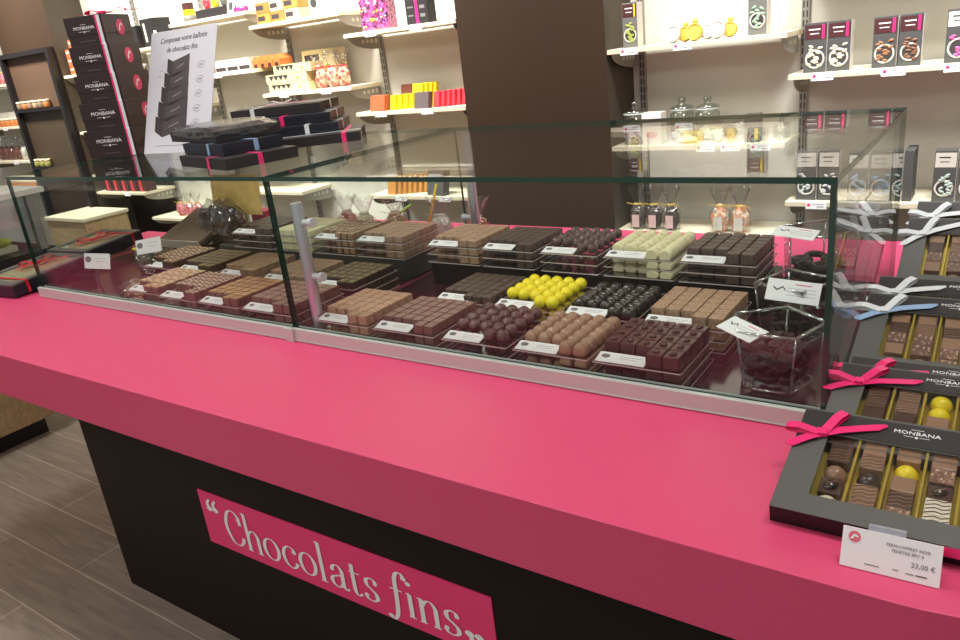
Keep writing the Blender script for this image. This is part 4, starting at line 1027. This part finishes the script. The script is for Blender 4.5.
# bay B top
zz = 1.795+SZ
for r_ in range(2):
    for k in range(3):
        small_box('carton_box', -3.31+.105*k, -3.21+.105*k, 2.88, 2.96, zz+.052*r_, zz+.052*r_+.050, (CARAM, HOUSE, CREAM)[(k+r_) % 3], 'small caramel coloured carton stacked on the shelf above the piles', 'stacked caramel cartons',
                  extra=lambda t, w, d, h: MB().box(-w*.9, w*.2, -d-.0008, -d, h*.3, h*.75).build('printing', INKD, t))
small_box('carton_box', -2.94, -2.85, 2.9, 2.95, zz, zz+.13, WHITEC, 'white carton with a dark leaf print on the upper shelf', extra=lambda t, w, d, h: (MB().lathe([(w*.5, 0), (w*.5, .0008)], 12, 0, Matrix.Translation((-w*.3, -d, h*.45)) @ Matrix.Rotation(PI/2, 4, 'X')).build('printing', INKD, t)))
# bay B cream boxes
def zig(t, w, d, h):
    mb = MB(); n = 4; a = -w*.85; st = w*.95/n
    for k in range(n): mb.add([(a+k*st, -d-.0006, h*.8), (a+(k+1)*st, -d-.0006, h*.8), (a+(k+.5)*st, -d-.0006, h*.3)], [(0, 1, 2)])
    mb.box(a, a+n*st, -d-.0008, -d, h*.8, h*.88); mb.build('zigzag_print', INKD, t)
    MB().lathe([(h*.16, 0), (h*.16, .0008)], 12, 0, Matrix.Translation((w*.55, -d, h*.45)) @ Matrix.Rotation(PI/2, 4, 'X')).build('emblem', CARAM, t)
zz = 1.452+SZ
for (a, b_, k, l) in ((-3.33, -3.02, 0, 'bottom'), (-3.34, -3.03, 1, 'second'), (-3.27, -2.99, 2, 'third')):
    small_box('carton_box', a, b_, 2.885, 2.97, zz+.046*k, zz+.046*k+.0445, CREAM, f'{l} cream box with dark zigzag edge in the leaning stack', extra=zig)
small_box('carton_box', -3.14, -2.91, 2.98, 3.07, zz, zz+.19, CREAM, 'tall cream box with dark zigzag behind the cream stack', extra=zig)
for k, (x, s) in enumerate(((-2.97, 3), (-2.90, 8), (-2.83, 5))):
    sweet_bag(x, 2.93+.01*k, zz, .045, .17, mat('red and cream sweets', (214, 196, 160), .5, noise=(190, 40, 50), scale=45), f'{("left", "middle", "right")[k]} cellophane bag of red and cream sweets beside the cream boxes', tie=RRIB, seed=s, lab=None)
# bay C top
zz = 1.872+SZ
t = thing('tin_figure', 'small upright figure tin with a round base above the poster', 'tin', (-3.92, 2.93, zz))
MB().lathe([(.035, 0), (.038, .02), (.03, .035)], 16).build('base', GREYB, t); MB().box(-.026, .026, -.02, .02, .035, .065).build('waist', YEL, t); MB().box(-.024, .024, -.02, .02, .065, .10).build('head', MAROON, t)
small_box('carton_tray', -3.80, -3.57, 2.88, 2.98, zz, zz+.045, BLACK, 'low black tray holding small bags on the top shelf', cat='tray')
for k in range(3): sweet_bag(-3.75+.075*k, 2.93, zz+.0455, .03, .12, (REDW, YEL, GREYB)[k], f'small {("red", "yellow", "grey")[k]} bag standing in the low black tray', seed=k+40)
t = thing('leaning_card', 'white card with a dark print leaning at the end of the black tray', 'card', M=Matrix.Translation((-3.53, 2.9, zz)) @ Matrix.Rotation(R(75), 4, 'X')); MB().box(-.03, .03, 0, .1, 0, .002).build('card', WHITEC, t); MB().box(-.015, .015, .02, .06, .002, .0026).build('printing', INKD, t)
tag(MB().cyl((-3.49, 2.9, zz+.014), (-3.40, 2.9, zz+.014), .014).build('pink_roll', PRIB), 'pink roll lying at the right end of the top shelf', 'roll')
# bay C houses
zz = 1.585+SZ
def house(x, label, grp, w=.05, d=.09, h=.06):
    t = thing('house_box', label, 'box', (x, 2.93, zz), 0, grp)
    pts = [(-w/2, 0), (w/2, 0), (w/2, h*.6), (0, h), (-w/2, h*.6)]
    Mh = Matrix(((1, 0, 0, 0), (0, 0, -1, d/2), (0, 1, 0, 0), (0, 0, 0, 1)))
    MB().prism(pts, 0, d, M=Mh).build('carton', HOUSE, t)
    MB().box(-w*.25, w*.25, -d/2-.001, -d/2, 0.002, h*.35).build('door_print', MAROON, t)
house(-3.80, 'orange house shaped box at the left of the house box shelf', None)
for k in range(4): house(-3.40+.055*k, 'orange house shaped box in the row at the right of the shelf', 'row of orange house boxes')
for k in range(3):
    small_box('carton_box', -3.74+.1*k, -3.645+.1*k, 2.885, 2.96, zz, zz+.062, WHITEC, 'white and black printed carton between the orange house boxes', 'white printed cartons', extra=lambda t, w, d, h: MB().box(-w*.9, w*.9, -d-.0008, -d, h*.08, h*.4).build('printing', INKD, t))
# bay D boxes and discs
zz = 1.775+SZ
for (a, b_, h, y, l) in ((-4.53, -4.42, .13, 2.90, 'left'), (-4.41, -4.28, .16, 2.93, 'middle'), (-4.27, -4.08, .10, 2.89, 'right')):
    small_box('carton_box', a, b_, y, y+.12, zz, zz+h, BLACK, f'{l} black box on the shelf behind the box tower', extra=lambda t, w, d, h: MB().box(-w*.6, -w*.3, -d-.0008, -d, h*.2, h*.85).build('printing', WHITEC, t))
zz = 1.42+SZ
for k in range(5): small_box('carton_box', -4.6+.11*k, -4.51+.11*k, 2.89, 2.97, zz, zz+.09, WHITEC if k % 2 else CREAM, 'small pale carton on the shelf right of the tower', 'pale cartons right of the tower')
# bay C shelf behind wrapped box
zz = 1.23+SZ
for k in range(6): small_box('carton_box', -3.98+.1*k, -3.89+.1*k, 2.89, 2.97, zz, zz+.06, WHITEC, 'small white and red striped carton behind the wrapped box', 'white and red cartons', extra=lambda t, w, d, h: MB().box(-w*.3, w*.3, -d-.0008, -d, h*.1, h*.9).build('red_print', RRIB, t))
# bay E
zz = 1.682+SZ
for (x, n) in ((-5.26, 3), (-5.20, 4), (-5.11, 2)):
    for k in range(n):
        small_box('carton_box', x, x+.055, 2.90, 2.95, zz+.0535*k, zz+.0535*k+.052, YEL if (x == -5.20 and k < 2) else ORG, 'small orange or yellow carton stacked left of the tower', 'orange and yellow cartons',
                  extra=lambda t, w, d, h: MB().box(-w*.7, w*.7, -d-.0008, -d, h*.55, h*.75).build('printing', WHITEC, t))
zz = .905+SZ
for k in range(5):
    small_box('carton_box', -5.2+.1*k, -5.112+.1*k, 2.88, 2.96, zz, zz+.075, MAROON, 'dark red box with a coral band on the low shelf', 'red banded boxes', extra=lambda t, w, d, h: MB().box(-w*.4, w*.1, -d-.0008, -d, 0, h).build('coral_band', REDW, t))
zz = .74+SZ
for k in range(3): sweet_bag(-4.45+.09*k, 2.93, zz, .04, .15, mat('pink sweets', (226, 150, 160), .4, noise=(200, 60, 80), scale=60), f'{("left", "middle", "right")[k]} bag of pink sweets on the low shelf in the case view', seed=k+50)
# left of the left column
zz = 1.685+SZ
for k in range(6): sweet_bag(-6.62+.09*k, 2.93, zz, .04, .14, mat('pink sweets', (226, 150, 160)), 'small bag of pink sweets on the upper shelf left of the column', 'pink sweet bags left of the column', seed=60+k)
zz = 1.385+SZ
JAR = {}
def jar_row(x, y, z, label, grp, c):
    t = thing('preserve_jar', label, 'jar', (x, y, z), 0, grp)
    if y == 2.818: t.scale = (.75, .75, .9)
    MB().lathe([(.026, 0), (.03, .01), (.03, .038), (.026, .044)], 16).build('jar_body', c, t)
    MB().lathe([(.029, .044), (.029, .058), (.026, .06)], 16).build('lid', mat('pale jar lid', (226, 210, 180), .4), t)
for k in range(8): jar_row(-6.62+.075*k, 2.9, zz, 'small orange preserve jar on the shelf left of the column', 'orange jars left of the column', HOUSE)
for k in range(6): small_box('carton_box', -6.62+.1*k, -6.53+.1*k, 2.96, 3.03, zz, zz+.10, WHITEC, 'pale carton behind the orange jars left of the column', 'pale cartons left of the column')
zz = 1.13+SZ
for k in range(7): sweet_bag(-6.62+.09*k, 2.92, zz, .042, .17, (BRW, WHITEC)[k > 3], ('brown' if k < 4 else 'white') + ' sweet bag on the lower shelf left of the column', ('brown' if k < 4 else 'white') + ' sweet bags left of the column', seed=70+k, tie=INKD)
for k in range(8): jar_row(-6.60+.075*k, 2.9, .915+SZ, 'orange preserve jar on the lowest shelf left of the column', 'orange jars on the lowest shelf', HOUSE)
wall_shelf(-6.9, -6.02, .915, 'lowest cream shelf left of the left column')
# black framed niche on the left column with jars
t = thing('niche_frame', 'black open frame with jar ledges fixed to the left column', 'display frame', (-5.64, 2.855, .62))
MB().box(-.34, -.305, -.05, -.001, 0, 1.27).build('side_board', BOXSIDE, t); MB().box(.30, .335, -.05, -.001, 0, 1.27).build('side_board', BOXSIDE, t)
MB().box(-.304, .299, -.05, -.001, 1.24, 1.27).build('top_board', BOXSIDE, t)
MB().box(-.304, .299, -.05, -.001, .875, .895).build('ledge', BOXSIDE, t); MB().box(-.304, .299, -.05, -.001, .47, .49).build('ledge', BOXSIDE, t)
MB().box(-.304, .299, -.012, -.001, .49, .875).build('back_board', mat('dark olive back board', (66, 52, 36), .6), t)
MB().box(-.304, .299, -.012, -.001, .895, 1.24).build('back_board', mat('brown back board', (84, 62, 46), .6), t)
for k in range(6): jar_row(-5.90+.075*k, 2.818, .62+.8955, 'small preserve jar on the ledge of the black frame', 'jars in the black frame', (OLIVE, HOUSE, CRUMB, MILKM)[k % 4])
for k in range(3): jar_row(-5.90+.075*k, 2.818, .62+.4905, 'olive jar on the lowest ledge of the black frame', 'olive jars in the black frame', mat('olive paste', (150, 150, 80), .4))

# right hand shelves
def ring_print(t, w, d, h, fill, z=.27, top=(MAROON, .68, .96), stripe=PRIB):
    """round window with a white lace ring, nuts showing, and a printed top label"""
    tp = MB().box(-w*.92, w*.92, -d-.0008, -d, h*top[1], h*top[2]).build('top_label', top[0], t)
    if stripe: MB().box(w*.55, w*.78, -d-.0012, -d-.0008, h*top[1], h*top[2]).build('label_stripe', stripe, tp)
    MB().box(-w*.6, w*.4, -d-.0012, -d-.0008, h*.86, h*.885).box(-w*.5, w*.3, -d-.0012, -d-.0008, h*.78, h*.795).build('printing', INKD if top[0] is WHITEC else WINK, tp)
    mb = MB(); rw = w*.86
    M = Matrix.Translation((0, -d-.0002, h*z)) @ Matrix.Rotation(PI/2, 4, 'X')
    mb.lathe([(rw, 0), (rw, .0012), (rw*.8, .0012), (rw*.8, 0)], 20, 0, M, cap=False); mb.build('lace_ring', WHITEC, t)
    MB().lathe([(rw*.79, 0), (rw*.79, .0008)], 20, 0, M).build('window', mat('dark window disc', (60, 58, 56), .5), t)  # flat dark disc behind the almonds
    rr = random.Random(int(w*1e5)+fill.name.__len__()); mb = MB(); n = 13
    for k in range(n):
        a = rr.uniform(-.6, .6)*w; b_ = h*(z-.13)+(h*.42)*k/n
        Mk = Matrix.Translation((a, -d-.001, b_)) @ Matrix.Rotation(rr.uniform(-.7, .7), 4, 'Y')
        mb.lathe([(1e-4, -.009), (.0035, -.006), (.0048, 0), (.0035, .006), (1e-4, .009)], 8, 0, Mk @ Matrix.Rotation(PI/2, 4, 'Y'), sy=.5)
    mb.build('almonds', fill, t)['kind'] = 'stuff'
def almond_box(x0, x1, z, h, fill, label, y=2.885, d=.05, stripe=PRIB, top=MAROON, body=ALMC):
    w = (x1-x0)/2
    t = thing('almond_box', label, 'box', ((x0+x1)/2, y+d/2, z))
    MB().box(-w, w-.0, -d/2, d/2, 0, h).build('carton', body, t, bevel=.001)
    MB().box(w+.0002, w+.0012, -d/2, d/2, 0.001, h-.001).build('pale_side', WHITEC, t)
    ring_print(t, w, d/2, h, fill, top=(top, .68, .96), stripe=stripe)
zz = 1.36+SZ
ALW = COLR('ivory almonds', (222, 216, 186)); ALB = COLR('brown almonds', (150, 104, 66)); ALD = COLR('dark brown almonds', (118, 80, 56)); ALP = COLR('pink almonds', (216, 90, 150)); ALS = COLR('silver grey almonds', (190, 194, 190)); ALBL = COLR('blue almonds', (84, 150, 205)); ALBL2 = COLR('pale blue almonds', (150, 178, 205)); ALG = COLR('sage grey almonds', (168, 184, 172))
almond_box(-.628, -.556, zz, .158, ALW, 'grey box of ivory sugared almonds, leftmost on the top right shelf')
almond_box(-.553, -.483, zz, .158, ALW, 'grey box of ivory sugared almonds, second on the top right shelf')
almond_box(-.417, -.347, zz, .156, ALB, 'grey box of light brown almonds on the top right shelf')
almond_box(-.342, -.277, zz, .156, ALD, 'grey box of darker brown almonds on the top right shelf')
almond_box(-.213, -.143, zz, .156, ALP, 'grey box of pink sugared almonds on the top right shelf', top=WHITEC)
almond_box(-.139, -.07, zz, .156, ALP, 'second grey box of pink sugared almonds at the photo edge', top=WHITEC)
zz = .92+SZ
almond_box(-.64, -.572, zz, .175, ALS, 'grey box of silver almonds, leftmost on the lower right shelf', top=WHITEC, stripe=None)
almond_box(-.566, -.498, zz, .175, ALS, 'grey box of silver almonds, second on the lower right shelf', top=WHITEC, stripe=None)
almond_box(-.47, -.405, zz, .165, ALBL2, 'grey box of pale blue almonds on the lower right shelf', top=WHITEC, stripe=None)
almond_box(-.402, -.332, zz, .165, ALBL, 'grey box of bright blue almonds on the lower right shelf', top=WHITEC, stripe=None)
almond_box(-.213, -.149, zz, .168, ALG, 'grey box of black and sage almonds behind the white bow', top=WHITEC, stripe=None)
almond_box(-.144, -.075, zz, .168, ALG, 'second grey box of sage almonds at the photo edge', top=WHITEC, stripe=None)
small_box('carton_box', -.30, -.272, 2.885, 3.0, zz, zz+.17, ALMC, 'slim dark box seen edge on between the almond boxes')
zz = 1.50+SZ
almond_box(-1.285, -1.225, zz, .16, COLR('lime sweets', (160, 170, 70)), 'tall grey box beside the brown column', top=MAROON, stripe=YEL, body=GREYB)
almond_box(-.815, -.752, zz, .17, COLR('mixed pastel sweets', (150, 180, 150)), 'tall grey box standing alone at the right of the tin shelf', stripe=YEL, body=GREYB)
TINW = mat('white tin', (196, 192, 186), .4)
for k in range(6):
    x = -1.09+.036*k+(k//2)*.008; big = .03 if k % 2 == 0 else .026
    m_ = TINW if k % 4 in (0, 3) else mat('gold tin', (196, 164, 60), .35)
    t = thing('round_sweet_tin', f'round {"white" if m_ is TINW else "gold"} tin with a little knob in the row on the tin shelf', 'tin', M=Matrix.Translation((x, 2.89+.028*(k % 2)+.004*k, zz+big*1.02)) @ Matrix.Rotation(R(74), 4, 'X'), group='white tins' if m_ is TINW else 'gold tins')
    MB().lathe([(big, -.008), (big, .008), (big*.85, .009), (big*.8, .005)], 24).build('tin_body', m_, t)
    MB().ball((0, big+.008, 0), .011, 12, 8, sz=.6).build('knob', m_, t)
# jars
zz = 1.13+SZ
def lidded_jar(x, y, r, h, label, content=None):
    t = thing('lidded_glass_jar', label, 'jar', (x, y, zz))
    MB().lathe([(r*.8, 0), (r, .008), (r, h*.62), (r*.72, h*.7), (r*.78, h*.73)], 24, cap=False).build('jar_body', JGLASS, t)
    MB().lathe([(r*.95, h*.735), (r*.98, h*.77), (r*.6, h*.80), (r*.22, h*.84), (r*.35, h*.92), (r*.30, h*.99), (1e-4, h)], 24, cap=False).build('lid', JGLASS, t)
    MB().lathe([(r*.95, h*.70), (r*.98, h*.72), (r*.95, h*.735)], 24, cap=False).build('rubber_ring', mat('jar seal', (190, 200, 196), .4), t)
    if content:
        lumpy(3, r*.82, r*.82, h*.17, int(x*-100), content, 'contents', t)
lidded_jar(-1.27, 2.93, .046, .165, 'lidded glass jar nearest the brown column', mat('red and white sweets', (214, 200, 196), .4, noise=(170, 50, 60), scale=70))
lidded_jar(-1.10, 3.0, .046, .165, 'lidded glass jar behind the white box with a pink oval', IVORY)
lidded_jar(-.995, 2.99, .046, .165, 'lidded glass jar right of the white box with a pink oval', IVORY)
lidded_jar(-.86, 2.96, .032, .085, 'small glass jar left of the little dark box')
lidded_jar(-.715, 2.97, .03, .07, 'small glass jar right of the little dark box')
small_box('carton_box', -1.218, -1.142, 2.88, 2.94, zz, zz+.122, WHITEC, 'white box with a pink oval among the glass jars', extra=lambda t, w, d, h: (MB().lathe([(.024, 0), (.024, .0008)], 20, 0, Matrix.Translation((0, -d, h*.32)) @ Matrix.Rotation(PI/2, 4, 'X'), sy=.5).build('pink_oval', mat('dusty pink print', (196, 110, 110), .5), t), MB().box(-w*1.02, w*1.02, -d-.0012, -d, h*.76, h*.99).build('top_label', WINK, t)))
small_box('carton_box', -.825, -.772, 2.885, 2.93, zz, zz+.10, ALMC, 'little dark box with a yellow strip on the jar shelf', extra=lambda t, w, d, h: (MB().box(w*.4, w*.85, -d-.0008, -d, h*.1, h*.5).build('yellow_strip', YEL, t), MB().box(-w*.85, w*.35, -d-.0008, -d, h*.1, h*.4).build('printing', MAROON, t)))
sweet_bag(-1.01+.08, 2.92, zz, .02, .09, IVORY, 'tiny cellophane bag in front of the glass jars', seed=91)
tag(lumpy(2, .04, .03, .016, 92, IVORY, 'white_sweets'), 'little heap of white sweets behind the white box', 'sweets', kind='stuff').location = (-1.05, 2.91, zz)
# pouches on the low ledge
zz = .785+SZ
PEP = mat('dark grain', (96, 84, 76), .6, noise=(50, 44, 42), scale=160)
for k in range(3): sweet_bag(-1.26+.072*k, 2.90, zz, .037, .178, PEP, f'{("left", "middle", "right")[k]} cellophane pouch of dark grains on the low ledge', seed=100+k, lab=mat('pinkish label', (214, 180, 176), .5))
for k in range(2): sweet_bag(-.92+.078*k, 2.90, zz, .04, .178, mat('orange and white sweets', (222, 206, 186), .5, noise=(206, 120, 60), scale=60), f'{("left", "right")[k]} cellophane pouch of orange and white sweets on the low ledge', seed=110+k, lab=WHITEC)
# long cellophane sticks standing behind the ivory slabs
for k, (x, y, a, c_, l) in enumerate(((-1.80, 2.18, 22, YEL, 'yellow'), (-1.58, 2.16, 3, WHITEC, 'white'), (-2.05, 2.2, 70, mat('lime plastic', (150, 190, 60), .4), 'lime green'))):
    M = Matrix.Translation((x, y, .951)) @ Matrix.Rotation(R(a), 4, 'Y')
    t = thing('wrapped_lollipop', f'{l} lollipop stick bag standing on the pink ledge behind the case', 'lollipop', M=M) if a < 60 else thing('wrapped_lollipop', f'{l} lollipop stick leaning low beside the sweets behind the case', 'lollipop', M=Matrix.Translation((x, y, .953)) @ Matrix.Rotation(R(60), 4, 'Y'))
    MB().cyl((0, 0, 0.0 if a > 60 else .004), (0, 0, .2), .0045, 8).build('stick', c_, t)
for k, (x, y, m_, l) in enumerate(((-2.14, 2.12, MATS['red and cream sweets'], 'red and cream'), (-2.03, 2.10, IVORY, 'cream coloured'), (-1.90, 2.13, GOLDC, 'toffee coloured'), (-1.68, 2.12, WHITEC, 'white'), (-1.52, 2.12, ORG, 'orange brown'))):
    sweet_bag(x, y, .9505, .05, .15, m_, f'cellophane bag of {l} sweets on the pink ledge behind the case', seed=120+k, tie=WHITEC)

# ------------------------------------------------------------------ furniture at the far left
fc = thing('chilled_cake_counter', 'chilled display counter with oak front and glass top, far left', 'chilled counter', (-4.2, .9, 0))
def fm(mb, name, m, **k): o = mb.build(name, m, fc, **k); o.location = (4.2, -.9, 0); return o
fm(MB().box(-4.75, -3.9, -.6, 1.52, 0, .1), 'plinth', BOXSIDE)
fm(MB().box(-4.8, -3.83, -.6, 1.567, .1, .78), 'oak_front', WOOD)
fm(MB().box(-4.79, -3.84, -.55, 1.80, .7805, .90), 'black_shelf', BOXSIDE)
fm(MB().box(-4.8, -3.83, -.6, 1.82, 1.165, 1.19), 'top_slab', mat('pale grey laminate', (206, 206, 200), .4))
fm(MB().box(-3.87, -3.835, 1.73, 1.765, .901, 1.164), 'corner_post', mat('grey metal post', (150, 152, 150), .4, metal=.4))
fm(MB().box(-3.842, -3.837, -.55, 1.72, .901, 1.164), 'front_glass', clear('chilled case glass', (.85, .92, .95), .06))
fm(MB().box(-4.79, -4.77, -.55, 1.80, .901, 1.164), 'rear_panel', mat('glow tinted panel', (120, 150, 170), .4))  # cool case light put into the panel's blue colour, no lamp inside
for k in range(6):
    t = thing('green_cake', 'pale green frosted cake slice inside the chilled counter', 'cake', (-4.02, 1.0+.125*k, .9005), 0, 'green cakes in the chilled counter')
    MB().box(-.06, .06, -.055, .055, 0, .03).build('sponge', IVORY, t, bevel=.004)
    o = lumpy(2, .06, .055, .024, 130+k, mat('lime frosting', (190, 200, 70), .5), 'frosting', t); o.location = (0, 0, .0302)
wc = thing('oak_cabinet', 'oak cabinet with a pale top seen through the left glass pane', 'cabinet', (-5.15, 2.62, 0))
MB().box(-.24, .24, -.1, .2, 0, .80).build('cabinet_body', WOOD, wc); MB().box(-.25, .25, -.11, .21, .8005, .82).build('cabinet_top', SHELFM, wc)


# ------------------------------------------------------------------ lights
def area(name, loc, size, energy, col, rot=(0, 0, 0), sy=None, spread=180):
    l = bpy.data.lights.new(name, 'AREA'); l.spread = R(spread); l.energy = energy; l.color = col; l.size = size
    if sy: l.shape = 'RECTANGLE'; l.size_y = sy
    o = bpy.data.objects.new(name, l); COL.objects.link(o); o.location = loc; o.rotation_euler = rot
    return o
WARM = (1.0, .98, .91); NEU = (1.0, .985, .95); COOL = (.97, .98, 1.0)
for x, e, c_ in ((-5.7, 34, WARM), (-4.9, 18, WARM), (-3.9, 21, WARM), (-3.1, 22, WARM), (-2.45, 25, WARM)):
    area('wall_washing_lamp', (x, 2.15, 2.95), .35, e, c_, (R(34), 0, 0), spread=92)
for x, e, c_ in ((-1.0, 15, NEU), (-.1, 23, COOL)): area('wall_washing_lamp', (x, 2.25, 2.95), .5, e, c_, (R(29), 0, 0), spread=80)
for x in (-3.6, -1.7, .2): area('ceiling_lamp', (x, 1.1, 2.97), .5, 18, NEU)
for x in (-3.0, -1.0): area('ceiling_lamp', (x, -1.0, 2.97), .8, 27, NEU, (R(14), 0, 0))
w = bpy.data.worlds.new('World'); S.world = w; w.use_nodes = True
w.node_tree.nodes['Background'].inputs[0].default_value = (1.0, .96, .92, 1); w.node_tree.nodes['Background'].inputs[1].default_value = .36

# ------------------------------------------------------------------ camera
yaw, pitch, roll, F = 0.633623, 0.3476227, -0.1184992, 760.155
cy_, sy_, cp, sp = math.cos(yaw), math.sin(yaw), math.cos(pitch), math.sin(pitch)
f = Vector((-sy_*cp, cy_*cp, -sp)); r = Vector((cy_, sy_, 0)); u = r.cross(f)
r2 = r*math.cos(roll)+u*math.sin(roll); u2 = u*math.cos(roll)-r*math.sin(roll)
cam = bpy.data.cameras.new('Camera'); co = bpy.data.objects.new('Camera', cam); COL.objects.link(co)
cam.sensor_width = 36; cam.lens = F*36/960; cam.clip_start = .02
Mc = Matrix(((r2.x, u2.x, -f.x, 0), (r2.y, u2.y, -f.y, 0), (r2.z, u2.z, -f.z, 1.6), (0, 0, 0, 1)))
co.matrix_world = Mc
S.camera = co
